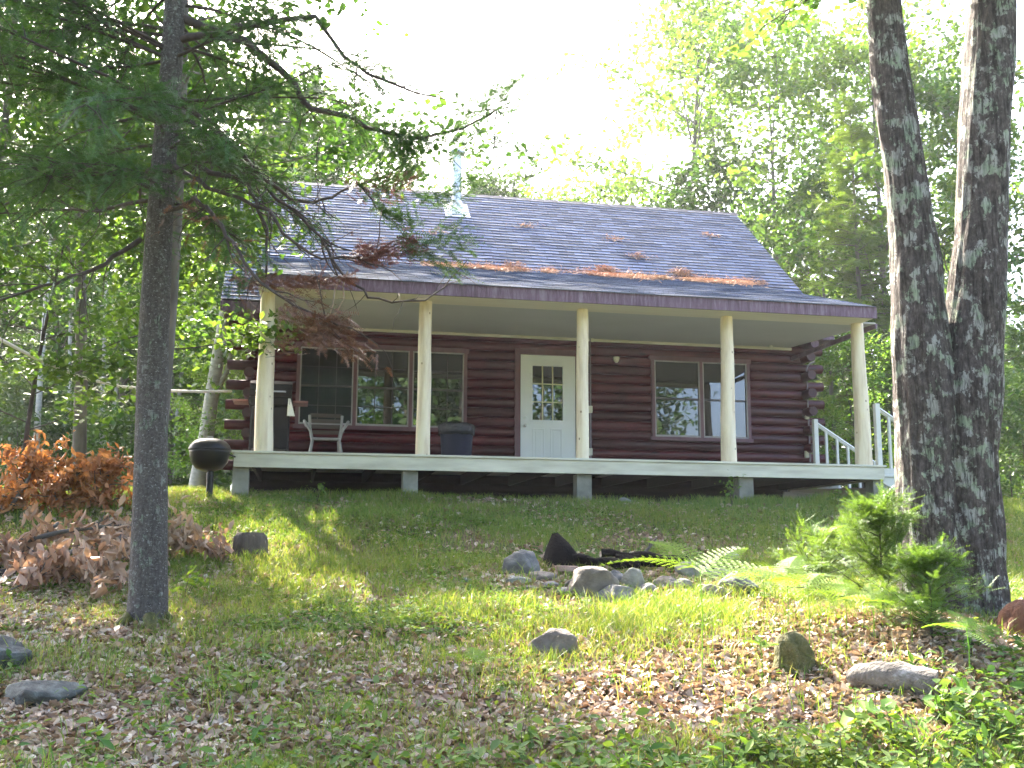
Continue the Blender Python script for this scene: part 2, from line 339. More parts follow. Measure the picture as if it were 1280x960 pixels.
def sprigs(P, D, L, nn=12, nl=.03, w=.004, rng=RG, flat=.5):
    """needle sprigs: twigs at P along D with nn needle pairs, thin triangles"""
    n = len(P); D = D/(np.linalg.norm(D, axis=1)[:, None]+1e-9); up = rng.normal(size=(n, 3))*flat+np.array([0, 0, 1.])
    S = np.cross(D, up); S /= np.linalg.norm(S, axis=1)[:, None]+1e-9; L = L*(.6+.8*rng.random(n))
    t = np.linspace(0, 1, nn); Vs = []
    for sgn in (-1, 1):
        base = P[:, None]+D[:, None]*(t[None, :, None]*L[:, None, None])
        k = nl*(1-.4*t)[None, :, None]
        tip = base+S[:, None]*sgn*k+D[:, None]*k*.6+rng.normal(size=(n, nn, 3))*nl*.15
        Vs.append(np.stack([base-D[:, None]*w, base+D[:, None]*w, tip], 2))
    st = np.stack([P+S*w*.5, P-S*w*.5, P+D*L[:, None]], 1)[:, None]
    V = np.concatenate(Vs+[st], 1).reshape(-1, 3)
    return V, np.arange(len(V)).reshape(-1, 3)
def polyline(p, d, L, n, wob, rng, grav=0.):
    pts = [np.array(p, float)]; d = np.array(d, float); d /= np.linalg.norm(d)
    for i in range(n):
        d = d+rng.normal(size=3)*wob+np.array([0, 0, grav]); d /= np.linalg.norm(d); pts.append(pts[-1]+d*L/n)
    return pts

def decid(H, hb, Rc, rt, nlimb, ntw, nlf, ls, seed, leafm, barkm, lean=0, up=.6, shape='round', spread=.22, name='leafy_tree', low=0, trunk=True):
    """leafy tree about the origin -> Empty > trunk, crown"""
    rng = np.random.default_rng(seed); root = empty(name); mb = MB(); Pts = []
    ph = rng.random()*6.28; tp = []
    for i in range(13):
        t = i/12; tp.append(np.array([lean*H*t*t*math.cos(ph)+.012*H*math.sin(3*t+ph), lean*H*t*t*math.sin(ph)+.012*H*math.cos(4*t+ph), H*.96*t]))
    mb.tube(tp, [rt*(1.25 if i == 0 else 1)*(1-.88*(i/12)**1.1) for i in range(13)], 10)
    for k in range(nlimb):
        u = (k+rng.random())/nlimb; z = hb+(H*.95-hb)*u**.9
        q = z/(H*.96)*12; i = min(int(q), 11); p0 = tp[i]+(tp[i+1]-tp[i])*(q-i)
        if shape == 'round': rr = Rc*(.35+.75*math.sin(PI*min(1, .25+.72*u)))*(.7+.5*rng.random())
        else: rr = Rc*(1-u*.8)*(.7+.5*rng.random())
        az = k*2.4+rng.random()*.9; el = math.radians(10+45*u+rng.normal()*10)
        d = (math.cos(az)*math.cos(el), math.sin(az)*math.cos(el), math.sin(el))
        pl = polyline(p0, d, rr, 5, .12, rng, .02); r1 = rt*.28*(1-.6*u)
        mb.tube(pl, [r1*(1-.8*j/5) for j in range(6)], 5, False)
        for m_ in range(ntw):
            f = .25+.75*rng.random()**.7; j = min(int(f*5), 4); p = pl[j]+(pl[j+1]-pl[j])*(f*5-j)
            dd = (pl[j+1]-pl[j]); dd = dd/np.linalg.norm(dd)+rng.normal(size=3)*.75*np.array([1, 1, .45])
            tl = rr*(.22+.2*rng.random())+.25
            tw = polyline(p, dd, tl, 3, .15, rng, -.03); mb.tube(tw, [r1*.3, r1*.22, r1*.14, r1*.06], 3, False)
            tt = rng.random(nlf); tw = np.array(tw); idx = np.minimum((tt*3).astype(int), 2)
            P = tw[idx]+(tw[idx+1]-tw[idx])*((tt*3-idx)[:, None])
            Pts.append(P+rng.normal(size=(nlf, 3))*np.array([spread, spread, spread*.45]))
    P = np.concatenate(Pts)
    if trunk: mb.build('trunk', barkm, root)
    V, Fc = leaves(P, ls, up, .62, .08, .5, rng); npmesh('crown', V, Fc, leafm, root)
    return root
def conif(H, hb, Rc, rt, seed, barkm, needm, nw=26, name='conifer_tree', sp=.30, dens=9):
    rng = np.random.default_rng(seed); root = empty(name); mb = MB(); PP = []; DD = []
    mb.tube([(0, 0, H*t) for t in (0, .02, .2, .5, .8, 1)], [rt*1.3, rt, rt*.85, rt*.5, rt*.2, .01], 9)
    for k in range(nw):
        u = k/nw; z = hb+(H-hb)*u; rr = Rc*(1-u)**.85+.15
        for q in range(6):
            az = rng.random()*6.28; L = rr*(.65+.5*rng.random()); el = .25*u*2-.25
            pl = polyline((0, 0, z+rng.normal()*.1), (math.cos(az), math.sin(az), el), L, 5, .07, rng, .0)
            mb.tube(pl, [rt*.14*(1-.75*j/5) for j in range(6)], 4, False); pl = np.array(pl)
            n = int(dens*L*3)+6; tt = rng.random(n)**.8; idx = np.minimum((tt*5).astype(int), 4)
            P = pl[idx]+(pl[idx+1]-pl[idx])*((tt*5-idx)[:, None]); d = pl[-1]-pl[0]; d /= np.linalg.norm(d); s = np.cross(d, [0, 0, 1])
            PP.append(P+rng.normal(size=P.shape)*.03); DD.append(d+s*rng.choice([-1, 1], n)[:, None]*(.5+.7*rng.random(n))[:, None]+rng.normal(size=P.shape)*.25-np.array([0, 0, .25]))
    mb.build('trunk', barkm, root); P = np.concatenate(PP); D = np.concatenate(DD)
    V, Fc = sprigs(P, D, sp, 7, sp*.28, sp*.05, rng, .3); npmesh('crown', V, Fc, needm, root); return root
#@@SETTING
# ------------------------------------------------------------------ the cabin (its own frame: X along the front, Y back, deck top Z=0)
YAW = .1985
CAB = empty('log_cabin', (.974, 14.72, 2.8915), YAW, 'dark red log cabin with grey shingle roof, open front porch and white door', 'cabin')
CM = Matrix.Translation((.974, 14.72, 2.8915)) @ Matrix.Rotation(YAW, 4, 'Z'); CI = CM.inverted()
def cw(px, py, Y):                       # photo pixel on the cabin plane Y -> (X, Z)
    o = CI @ EYE; d = CI.to_3x3() @ ray(px, py); p = o+d*((Y-o.y)/d.y); return p.x, p.z
W = 3.114; XL, XR = -4.72, 5.02; WB = 10.3; PITCHL = .163
WF = W-.085
def part(name, mb, m, parent=CAB): return mb.build(name, m, parent)
# openings on the front wall
wl0, wt = cw(372, 433, WF); wl1, wb_ = cw(583, 536, WF); wr0, wrt = cw(813.6, 450, WF); wr1, wrb = cw(939, 549, WF)
dl = cw(651, 445, WF)[0]; drr = cw(719, 447, WF)[0]; DT = 2.046
openings = [(wl0, wl1, wb_, wt), (wr0, wr1, wrb, wrt), (dl-.1, drr+.1, -1, DT+.1)]
mb = MB()
def log_x(x0, x1, z, r=.084):
    n = max(2, int((x1-x0)/.5)); rng = random.Random(int(z*1000)+int(x0*77))
    mb.tube([(x0+(x1-x0)*i/n, W, z+rng.uniform(-.002, .002)) for i in range(n+1)], [r*rng.uniform(.985, 1.01) for i in range(n+1)], 18)
for i in range(15):
    z = .06+i*PITCHL; a = XL-(.36 if i % 2 == 0 else -.02); e = XR+(.36 if i % 2 == 0 else -.02)
    segs = [(a, e)]
    for (o0, o1, ob, ot) in openings:
        if ob < z+.02 and z-.02 < ot:
            segs = [q for (s0, s1) in segs for q in ([(s0, min(s1, o0)), (max(s0, o1), s1)] if s0 < o1 and s1 > o0 else [(s0, s1)]) if q[1]-q[0] > .05]
    for s0, s1 in segs: log_x(s0, s1, z)
for sx in (XL, XR):
    for i in range(15):
        z = .06+i*PITCHL; y0 = W-(.34 if i % 2 else -.10); y1 = WB+(.3 if i % 2 else -.1)
        mb.tube([(sx, y0, z), (sx, (y0+y1)/2, z), (sx, y1, z)], .084, 16)
lw = part('log_wall', mb, M['logs'])
for i in range(15):                      # round log ends, a darker cut face
    z = .06+i*PITCHL
    for x, s in ((XL, -1), (XR, 1)):
        mb = MB(); mb.tube([(x+s*.361, W, z), (x+s*.366, W, z)] if i % 2 == 0 else [(x, W-.341, z), (x, W-.347, z)], .078, 16)
        part('log_end', mb, M['log_end'], lw)
mb = MB(); wi = .02
mb.box(XL, XR, W-wi, W+.06, -.02, 2.55); mb.box(XL, XR, WB-.06, WB, -.02, 2.45)
for x in (XL, XR): mb.box(x-.03, x+.03, W+.07, WB-.07, -.02, 2.55)
part('wall_core', mb, M['chink'])
RY, RZ = 6.714, 6.135; SL = .847; PS = .2
zmain = lambda y: RZ-SL*abs(RY-y)
for x in (XL+.02, XR-.02):               # gables
    mb = MB(); mb.add([(x-.04, W, 2.5), (x-.04, WB+.2, 2.5), (x-.04, RY, RZ-.18), (x+.04, W, 2.5), (x+.04, WB+.2, 2.5), (x+.04, RY, RZ-.18)], [(0, 2, 1), (3, 4, 5), (0, 1, 4, 3), (1, 2, 5, 4), (2, 0, 3, 5)])
    part('gable', mb, M['chink'])
mb = MB()
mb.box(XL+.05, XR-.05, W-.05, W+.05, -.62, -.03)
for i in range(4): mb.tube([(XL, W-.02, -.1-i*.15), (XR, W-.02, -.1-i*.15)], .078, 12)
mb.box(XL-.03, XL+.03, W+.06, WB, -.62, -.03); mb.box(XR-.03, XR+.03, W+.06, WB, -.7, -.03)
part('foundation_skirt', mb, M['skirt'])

# roof: courses laid as real overlapping strips
def slope(mb, xa, xb, y0, z0, y1, z1, v0=0, thick=.02, rv=.001):
    """shingle courses from the low edge (y0,z0) to the high edge (y1,z1); xa/xb functions or numbers"""
    L = math.hypot(y1-y0, z1-z0); n = int(L/.135)+1; ny, nz = -(z1-z0)/L, (y1-y0)/L
    if ny*0+nz < 0: ny, nz = -ny, -nz
    seg = 30
    for c in range(n):
        a = c*.135; b = min(a+.15, L); pa = (y0+(y1-y0)*a/L, z0+(z1-z0)*a/L); pb = (y0+(y1-y0)*b/L, z0+(z1-z0)*b/L)
        vs = []; 
        for k in range(seg+1):
            x = xa+(xb-xa)*k/seg; j = .003*mnoise.noise((x*2.3, c*3.7, 0)); t = thick+.004*mnoise.noise((x*5, c*1.3, 4))
            vs += [(x, pa[0]+ny*.001+j, pa[1]+nz*.001), (x, pa[0]+ny*t+j, pa[1]+nz*t), (x, pb[0]+ny*.002, pb[1]+nz*.002)]
        fs = []; uvs = []
        for k in range(seg):
            u0 = xa+(xb-xa)*k/seg; u1 = xa+(xb-xa)*(k+1)/seg; va = v0+a
            q = k*3; fs += [(q, q+3, q+4, q+1), (q+1, q+4, q+5, q+2)]
            uvs += [[(u0, va+rv), (u1, va+rv), (u1, va+rv+.001), (u0, va+rv+.001)], [(u0, va+.003), (u1, va+.003), (u1, va+.134), (u0, va+.134)]]
        mb.add(vs, fs, False, uvs)
RL, RR = -5.2, 5.38; PL, PR = -4.53, 4.42
YM = 2.6; ZM = zmain(YM)                 # main eave
YB = 3.84; ZB = zmain(YB)+.015; YP, ZP = -.42, 2.315   # porch roof: break and eave
mb = MB(); slope(mb, RL, RR, YM, ZM, RY, RZ); slope(mb, RL, RR, 2*RY-YM, ZM, RY, RZ, 20)
slope(mb, PL, PR, YP, ZP+.01, YB, ZB+.01, 40, .010, .06)
ROOF = part('roof', mb, M['shingle'])
mb = MB()                                # deck under the shingles
def slab(mb, x0, x1, p0, p1, t, off=0):
    (y0, z0), (y1, z1) = p0, p1; z0 -= off; z1 -= off
    mb.add([(x0, y0, z0), (x1, y0, z0), (x1, y1, z1), (x0, y1, z1), (x0, y0, z0-t), (x1, y0, z0-t), (x1, y1, z1-t), (x0, y1, z1-t)], [(0, 1, 2, 3), (7, 6, 5, 4), (0, 4, 5, 1), (1, 5, 6, 2), (2, 6, 7, 3), (3, 7, 4, 0)])
slab(mb, RL+.03, RR-.03, (YM+.03, ZM+.02), (RY, RZ), .07, .02); slab(mb, RL+.03, RR-.03, (2*RY-YM-.03, ZM+.02), (RY, RZ), .07, .02)
slab(mb, PL+.02, PR-.02, (YP+.03, ZP+.005), (YB, ZB), .06, .008)
part('roof_deck', mb, M['chink'], ROOF)
mb = MB()
for k in range(36):
    x0 = RL+(RR-RL)*k/36; x1 = RL+(RR-RL)*(k+1)/36+.03; h = .022+.006*(k % 2)
    mb.add([(x0, RY-.14, RZ-.14*SL+.012), (x1, RY-.14, RZ-.14*SL+h), (x1, RY, RZ+h), (x0, RY, RZ+.012), (x1, RY+.14, RZ-.14*SL+h), (x0, RY+.14, RZ-.14*SL+.012)], [(0, 1, 2, 3), (3, 2, 4, 5)])
part('ridge_cap', mb, M['ridge'], ROOF)
mb = MB()                                # rakes of the main roof
for x in (RL, RR-.035):
    mb = MB(); slab(mb, x, x+.035, (YM-.02, ZM-.03), (RY, RZ-.02), .17); slab(mb, x, x+.035, (2*RY-YM+.02, ZM-.03), (RY, RZ-.02), .17)
    part('rake_board', mb, M['fascia'])
for xa, xe in ((RL+.04, PL-.03), (PR+.03, RR-.04)):
    mb = MB(); mb.box(xa, xe, YM-.03, YM, ZM-.19, ZM-.02); mb.box(xa, xe, YM, W, ZM-.2, ZM-.18); part('eave_board', mb, M['fascia'])
mb = MB(); mb.tube([(XR+.02, W+.1, 2.46), (XR+.02, YM+.05, 2.40)], .08, 12); part('beam_end', mb, M['fascia'])
# porch roof edge
mb = MB(); mb.box(PL, PR, YP-.03, YP, ZP-.17, ZP-.005)
part('fascia', mb, M['fascia'])
mb = MB(); mb.add([(PL, YP-.05, ZP-.002), (PR, YP-.05, ZP-.002), (PR, YP+.02, ZP+.012), (PL, YP+.02, ZP+.012), (PL, YP-.05, ZP-.012), (PR, YP-.05, ZP-.012)], [(0, 1, 2, 3), (4, 5, 1, 0)])
part('drip_edge', mb, M['ridge'])
for x in (PR-.03, PL):
    mb = MB(); slab(mb, x, x+.03, (YP, ZP-.01), (YB, ZB-.02), .14); part('porch_rake', mb, M['fascia'])
mb = MB(); mb.box(PL+.04, PR-.04, -.10, .10, 2.152, 2.26); mb.box(PL+.035, PR-.035, YP, -.10, 2.148, 2.165)
part('porch_beam', mb, M['beam'])
mb = MB(); mb.add([(PL+.04, .1, 2.19), (4.72, .1, 2.19), (4.72, W-.09, 2.37), (PL+.04, W-.09, 2.37), (PL+.04, .1, 2.21), (4.72, .1, 2.21), (4.72, W-.09, 2.39), (PL+.04, W-.09, 2.39)], [(0, 1, 2, 3), (7, 6, 5, 4), (0, 4, 5, 1), (1, 5, 6, 2), (3, 2, 6, 7), (0, 3, 7, 4)])
part('porch_ceiling', mb, M['soffit'])
mb = MB(); mb.box(PL+.06, 4.76, W-.125, W-.088, 2.325, 2.372, bev=.004)
part('ceiling_trim', mb, M['paint'])
mb = MB(); mb.box(4.725, 4.76, .12, W-.13, 2.13, 2.2); part('ceiling_edge', mb, M['fascia'])
# deck
mb = MB(); x = -4.74; k = 0
for k in range(22):
    y0 = -.14+k*.147; mb.box(-4.75, 4.64, y0, y0+.141, -.03, 0, bev=.004)
DK = part('porch_deck', mb, M['paint'])
mb = MB(); mb.box(-4.72, 4.61, -.12, -.085, -.215, -.032, bev=.003); mb.box(-4.72, -4.69, -.08, 3.0, -.215, -.032); mb.box(4.58, 4.61, -.08, 3.0, -.215, -.032)
part('deck_skirt', mb, M['paint'], DK)
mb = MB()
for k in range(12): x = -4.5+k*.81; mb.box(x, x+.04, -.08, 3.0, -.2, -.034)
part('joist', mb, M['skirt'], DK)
# posts and piers, each from its own place in the photo
for (bx, by, tx, wb2, wt2) in ((329, 563, 334.5, 25, 18.5), (528.5, 568, 532, 19, 17), (728, 573, 728, 17, 15.5), (911, 578, 908, 20.5, 16), (1080.5, 581, 1070, 22, 16)):
    X0 = cw(bx, by, 0)[0]; X1 = cw(tx, 390, 0)[0]; sc_ = 1310/(14.1+X0*.2); mb = MB(); n = 26
    pts = [(X0+(X1-X0)*i/n+.004*math.sin(i*.35+X0), 0, .001+2.15*i/n) for i in range(n+1)]
    rad = [(wb2+(wt2-wb2)*(i/n))/2/sc_*(1+.008*math.sin(i*1.1+X0*3)) for i in range(n+1)]
    mb.tube(pts, rad, 20, rfn=lambda i, th, p: 1+.02*mnoise.noise((math.cos(th)*1.5, math.sin(th)*1.5, p.z*2+p.x)))
    part('porch_post', mb, M['cedar'])
for (x0, x1, zb) in ((290.5, 311, -.75), (503, 522, -.75), (720, 738.5, -.8), (922, 940, -.8), (1089, 1107.5, -.85)):
    a = cw(x0, 600, 0)[0]; e = cw(x1, 600, 0)[0]; mb = MB(); mb.box(a, e, -.05, .17, zb, -.217, bev=.006)
    pr = part('concrete_pier', mb, M['concrete'])
    mb = MB(); mb.box(a-.07, e+.09, -.1, .25, -.9, -.62+.02*(x0 > 900), bev=.01); part('footing', mb, M['concrete'], pr)

# windows
def window(x0, x1, z0, z1, units, grid):
    mb = MB(); t = .055; yf = WF-.03; fr = []
    w = (x1-x0-t)/units
    for i in range(units+1): mb.box(x0+i*w, x0+i*w+t, yf, WF+.05, z0, z1, bev=.004)
    mb.box(x0-.03, x1+.03, yf-.006, WF+.05, z1+.001, z1+.075, bev=.004); mb.box(x0-.03, x1+.03, yf-.012, WF+.05, z0-.065, z0-.001, bev=.004)
    win = part('window', mb, M['trimred'])
    for i in range(units):
        a = x0+i*w+t; e = x0+(i+1)*w; s = .022; zm = (z0+z1)/2
        mb = MB()
        for (p, q, y) in ((a, a+s, yf+.008), (e-s, e, yf+.008)): mb.box(p, q, y, WF+.04, z0+.002, z1-.002)
        mb.box(a+s, e-s, yf+.01, WF+.04, z1-s, z1-.002); mb.box(a+s, e-s, yf+.01, WF+.04, z0+.002, z0+s+.012)
        part('frame', mb, M['sash'], win)
        mb = MB(); mb.box(a+s, e-s, yf+.018, WF+.03, zm-.016, zm+.016)
        if grid:
            for gx in grid: xx = a+(e-a)*gx; mb.box(xx-.006, xx+.006, yf+.035, WF+.012, z0+.03, zm-.017); mb.box(xx-.006, xx+.006, yf+.035, WF+.012, zm+.017, z1-.02)
            for zz in ((z0+zm)/2, (z1+zm)/2): mb.box(a+s, e-s, yf+.036, WF+.011, zz-.006, zz+.006)
        part('sash', mb, M['darksash'], win)
        mb = MB(); mb.box(a+s*.5, e-s*.5, WF+.012, WF+.02, z0+.01, zm); mb.box(a+s*.5, e-s*.5, WF+.006, WF+.011, zm, z1-.01)
        part('pane', mb, M['glass'] if not (grid and i == 0) else M['screen'], win)
window(wl0, wl1, wb_, wt, 3, (.35, .68)); window(wr0, wr1, wrb, wrt, 2, None)
# door
mb = MB()
for a, e in ((dl-.1, dl-.005), (drr+.005, drr+.1)): mb.box(a, e, WF-.02, WF+.06, .005, DT+.1, bev=.004)
mb.box(dl-.005, drr+.005, WF-.02, WF+.06, DT+.008, DT+.1)
part('door_frame', mb, M['trimred'])
lx0, lz1 = cw(665.5, 457, WF); lx1, lz0 = cw(703.5, 526, WF); mb = MB(); yd = WF-.004
mb.box(dl, lx0, yd, yd+.045, .02, DT); mb.box(lx1, drr, yd, yd+.045, .02, DT); mb.box(lx0, lx1, yd, yd+.045, lz1, DT); mb.box(lx0, lx1, yd, yd+.045, .02, lz0)
DOOR = part('door', mb, M['door'])
mb = MB(); e_ = .03
mb.box(lx0-e_, lx0, yd-.012, yd, lz0-e_, lz1+e_); mb.box(lx1, lx1+e_, yd-.012, yd, lz0-e_, lz1+e_); mb.box(lx0, lx1, yd-.012, yd, lz1, lz1+e_); mb.box(lx0, lx1, yd-.012, yd, lz0-e_, lz0)
part('window_frame', mb, M['door'], DOOR)
mb = MB()
for k in (1, 2):
    xx = lx0+(lx1-lx0)*k/3; mb.box(xx-.010, xx+.010, yd+.001, yd+.02, lz0, lz1); zz = lz0+(lz1-lz0)*k/3; mb.box(lx0, lx1, yd+.002, yd+.019, zz-.010, zz+.010)
part('muntin', mb, M['muntin'], DOOR)
mb = MB(); mb.box(lx0, lx1, yd+.022, yd+.028, lz0, lz1); part('pane', mb, M['glass'], DOOR)
wd = (drr-dl)
for f0, f1 in ((.22, .43), (.54, .75)):
    mb = MB(); a = dl+wd*f0; e = dl+wd*f1
    for (p, q, r_, s_) in ((a, a+.018, .22, .78), (e-.018, e, .22, .78), (a+.018, e-.018, .22, .238), (a+.018, e-.018, .762, .78)): mb.box(p, q, yd-.008, yd, r_, s_, bev=.003)
    mb.box(a+.045, e-.045, yd-.007, yd, .265, .735, bev=.005)
    part('panel', mb, M['door'], DOOR)
kx, kz = cw(656, 532, WF); mb = MB(); mb.tube([(kx, yd, kz), (kx, yd-.03, kz)], .012, 10); mb.tube([(kx, yd-.03, kz), (kx, yd-.045, kz), (kx, yd-.07, kz), (kx, yd-.078, kz)], [.016, .03, .028, .01], 14)
mb.tube([(kx, yd, kz), (kx, yd-.008, kz)], .033, 14); mb.tube([(kx, yd, kz+.13), (kx, yd-.012, kz+.13)], .026, 14); part('knob', mb, M['galv'], DOOR)
mb = MB(); mb.box(dl-.02, drr+.02, WF-.05, WF+.05, .002, .018); part('threshold', mb, M['galv'])
# fittings on the wall
x, z = cw(770, 450, WF-.05); mb = MB(); mb.lathe([(.0, .05), (.055, .05), (.06, .03), (.045, -.02), (.02, -.05), (0, -.055)], (x, WF-.07, z), 16); mb.tube([(x, WF-.02, z+.02), (x, WF-.09, z+.03)], .02, 8)
part('porch_light', mb, M['beige'])
x, z = cw(963, 433, WF-.2); mb = MB(); mb.tube([(x, WF-.2, 2.36), (x, WF-.2, z+.02), (x, WF-.24, z-.02)], [.03, .03, .04], 12); part('ceiling_socket', mb, M['paint'])
x, z = cw(740, 424, WF-.1); mb = MB(); mb.box(x-.02, x+.02, WF-.13, WF-.1, z-.05, z+.05, bev=.004); part('trim_block', mb, M['paint'])
def conduit(px, ytop, ybot, boxes, bend=0):
    x, zt = cw(px, ytop, WF-.03); mb = MB(); pts = [(x, WF-.03, .005), (x, WF-.03, zt-.05)]
    if bend: pts += [(x+.02, WF-.03, zt), (x+.09, WF-.02, zt+.06), (x+.18, WF+.02, zt+.1)]
    else: pts += [(x, WF-.03, zt)]
    mb.tube(pts, .014, 8); c_ = part('conduit', mb, M['conduit'])
    for by in boxes:
        xx, zz = cw(px, by, WF-.03); mb = MB(); mb.box(xx-.035, xx+.035, WF-.075, WF-.02, zz-.06, zz+.06, bev=.006); part('outlet_box', mb, M['beige'], c_)
conduit(1008, 458, 578, (520, 568), 1); conduit(737.5, 420, 570, (512, 565))
# stove pipe
x, _ = cw(571.5, 250, 5.9); mb = MB(); zz = zmain(6.0)
mb.tube([(x, 6.0, zz-.1), (x, 6.0, zz+.5), (x, 6.0, zz+1.15)], .10, 20); ch = part('chimney_pipe', mb, M['galv'])
mb = MB(); mb.lathe([(.17, .0), (.17, .05), (.02, .14), (0, .15)], (x, 6.0, zz+1.2), 20); part('rain_cap', mb, M['galv'], ch)
mb = MB(); mb.lathe([(.20, -.19), (.185, -.02), (.13, .12), (.105, .2)], (x, 6.0, zz), 20)
a, e = x-.25, x+.25; mb.add([(a, 5.72, zmain(5.72)+.02), (e, 5.72, zmain(5.72)+.02), (e, 6.25, zmain(6.25)+.02), (a, 6.25, zmain(6.25)+.02)], [(0, 1, 2, 3)])
part('flashing', mb, M['flash'], ch)
# stairs on the right end
ST = empty('porch_stairs', (0, 0, 0)); ST.parent = CAB
NS = 4; run, rise = .27, .17
for ys in (-.06, 1.95):
    mb = MB(); mb.add([(4.615, ys, -.04), (4.615+.2, ys, -.04), (4.615+run*NS+.05, ys, -rise*NS-.02), (4.615+run*NS-.1, ys, -rise*NS-.12), (4.615, ys, -.26),
             (4.615, ys+.04, -.04), (4.815, ys+.04, -.04), (4.615+run*NS+.05, ys+.04, -rise*NS-.02), (4.615+run*NS-.1, ys+.04, -rise*NS-.12), (4.615, ys+.04, -.26)],
             [(0, 1, 2, 3, 4)[::-1], (5, 6, 7, 8, 9), (0, 1, 6, 5), (1, 2, 7, 6), (2, 3, 8, 7), (3, 4, 9, 8)])
    mb.build('stringer', M['railpaint'], ST)
for k in range(NS):
    mb = MB(); mb.box(4.62+run*k, 4.62+run*(k+1)+.02, -.08, 2.01, -rise*(k+1)+.0, -rise*(k+1)+.035, bev=.005); mb.build('tread', M['railpaint'], ST)
for ys, nb in ((-.03, 5), (1.9, 5)):
    mb = MB(); mb.box(4.545, 4.62, ys-.04, ys+.04, .002, .93, bev=.004); mb.build('newel_post', M['railpaint'], ST)
    x1, z1 = 4.62+run*NS-.05, .88-rise*NS
    mb = MB(); mb.box(x1-.04, x1+.04, ys-.04, ys+.04, -rise*NS-.03, z1+.05, bev=.004); mb.build('newel_post', M['railpaint'], ST)
    mb = MB(); mb.tube([(4.6, ys, .87), (x1, ys, .87-rise*NS+.03)], .028, 4, smooth=False); mb.tube([(4.6, ys, .84), (x1, ys, .84-rise*NS+.03)], .02, 4, smooth=False); mb.build('handrail', M['railpaint'], ST)
    for j in range(nb):
        bx = 4.62+(j+.8)*(x1-4.62)/(nb+.3); zt = .85-rise*NS*(bx-4.6)/(x1-4.6)
        mb = MB(); mb.box(bx-.018, bx+.018, ys-.018, ys+.018, -rise*(int((bx-4.62)/run)+1)+.03, zt); mb.build('baluster', M['railpaint'], ST)

def cworld(X, Y, Z): return CM @ Vector((X, Y, Z))
# ------------------------------------------------------------------ things on the porch
def thing(name, X, Y, Z, label, cat, rz=0): return empty(name, cworld(X, Y, Z), YAW+rz, label, cat)
X0 = cw(570.5, 560, 1.4)[0]
t = thing('trash_can', X0, 1.4, 0, 'dark blue round trash can with black bin liner, on the porch by the window', 'trash can')
MB().lathe([(0, .002), (.21, .002), (.22, .02), (.25, .5), (.265, .52), (.26, .56), (.24, .56), (.24, .4)], sides=28).build('barrel', M['navy'], t)
mb = MB(); prof = []
sides = 40; rows = [(.235, .50), (.275, .44), (.283, .50), (.28, .57), (.262, .60), (.22, .62), (.12, .635), (0, .64)]
vs = [((r*(1+.05*mnoise.noise((math.cos(6.28*k/sides)*4, math.sin(6.28*k/sides)*4, z*9))))*math.cos(6.28*k/sides), (r*(1+.05*mnoise.noise((math.cos(6.28*k/sides)*4, math.sin(6.28*k/sides)*4, z*9))))*math.sin(6.28*k/sides), z+.015*mnoise.noise((k*.7, z*3, 1))) for r, z in rows for k in range(sides)]
mb.add(vs, [(i*sides+k, i*sides+(k+1) % sides, (i+1)*sides+(k+1) % sides, (i+1)*sides+k) for i in range(len(rows)-1) for k in range(sides)], True)
mb.build('bin_liner', M['liner'], t)
X0 = cw(407, 550, 2.0)[0]
t = thing('patio_chair', X0, 2.0, 0, 'small grey metal framed chair with flared arms under the left window', 'chair')
for s in (-1, 1):
    mb = MB(); mb.tube([(s*.27, -.2, 0), (s*.23, -.2, .2), (s*.2, -.19, .36), (s*.235, -.19, .5), (s*.31, -.18, .62), (s*.33, -.1, .66), (s*.33, .1, .66), (s*.3, .22, .62)], .022, 8)
    mb.tube([(s*.27, .22, 0), (s*.22, .22, .2), (s*.2, .2, .38), (s*.24, .26, .6), (s*.25, .3, .8)], .022, 8); mb.tube([(s*.2, -.19, .37), (s*.2, .2, .37)], .018, 8); mb.build('side_frame', M['greymetal'], t)
mb = MB(); mb.tube([(-.2, -.2, .38), (.2, -.2, .38)], .022, 8); mb.build('front_bar', M['greymetal'], t); mb = MB(); mb.tube([(-.25, -.2, .03), (.25, -.2, .03)], .014, 8); mb.build('foot_bar', M['greymetal'], t)
mb = MB(); [mb.box(-.2, .2, -.17+k*.075, -.12+k*.075, .385, .405, bev=.004) for k in range(5)]; mb.build('seat', M['darkwood'], t)
mb = MB(); [mb.box(-.24, .24, .255+.02*k, .27+.02*k, .5+k*.09, .56+k*.09, bev=.004) for k in range(4)]; mb.build('backrest', M['darkwood'], t)
X0 = cw(338, 520, 1.0)[0]
t = thing('gas_grill', X0, 1.0, 0, 'black gas grill on a cart behind the leftmost porch post', 'grill')
MB().box(-.27, .27, -.22, .22, .12, .72, bev=.02).build('cabinet', M['blackmat'], t)
mb = MB(); pr = [(-.24, .86), (-.25, .95), (-.2, 1.04), (-.08, 1.1), (.08, 1.1), (.2, 1.04), (.24, .93), (.24, .86)]
mb.add([(x, y, z) for x in (-.29, .29) for y, z in pr], [tuple(range(7, -1, -1)), tuple(range(8, 16))]+[(i, i+1, 9+i, 8+i) for i in range(7)]+[(7, 0, 8, 15)]); mb.build('hood', M['blackmat'], t)
MB().box(-.3, .3, -.25, .25, .725, .858, bev=.02).build('firebox', M['blackmat'], t)
for s in (-1, 1): MB().box(s*.31, s*.52, -.2, .2, .78, .81, bev=.006).build('side_shelf', M['redwood'], t)
mb = MB(); mb.tube([(-.2, -.27, .92), (-.2, -.3, .92), (.2, -.3, .92), (.2, -.27, .92)], .012, 8); mb.build('handle', M['galv'], t)
for x, y in ((-.25, -.2), (.25, -.2), (-.25, .2), (.25, .2)): mb = MB(); mb.tube([(x, y, 0), (x, y, .13)], .02, 8); mb.build('leg', M['blackmat'], t)
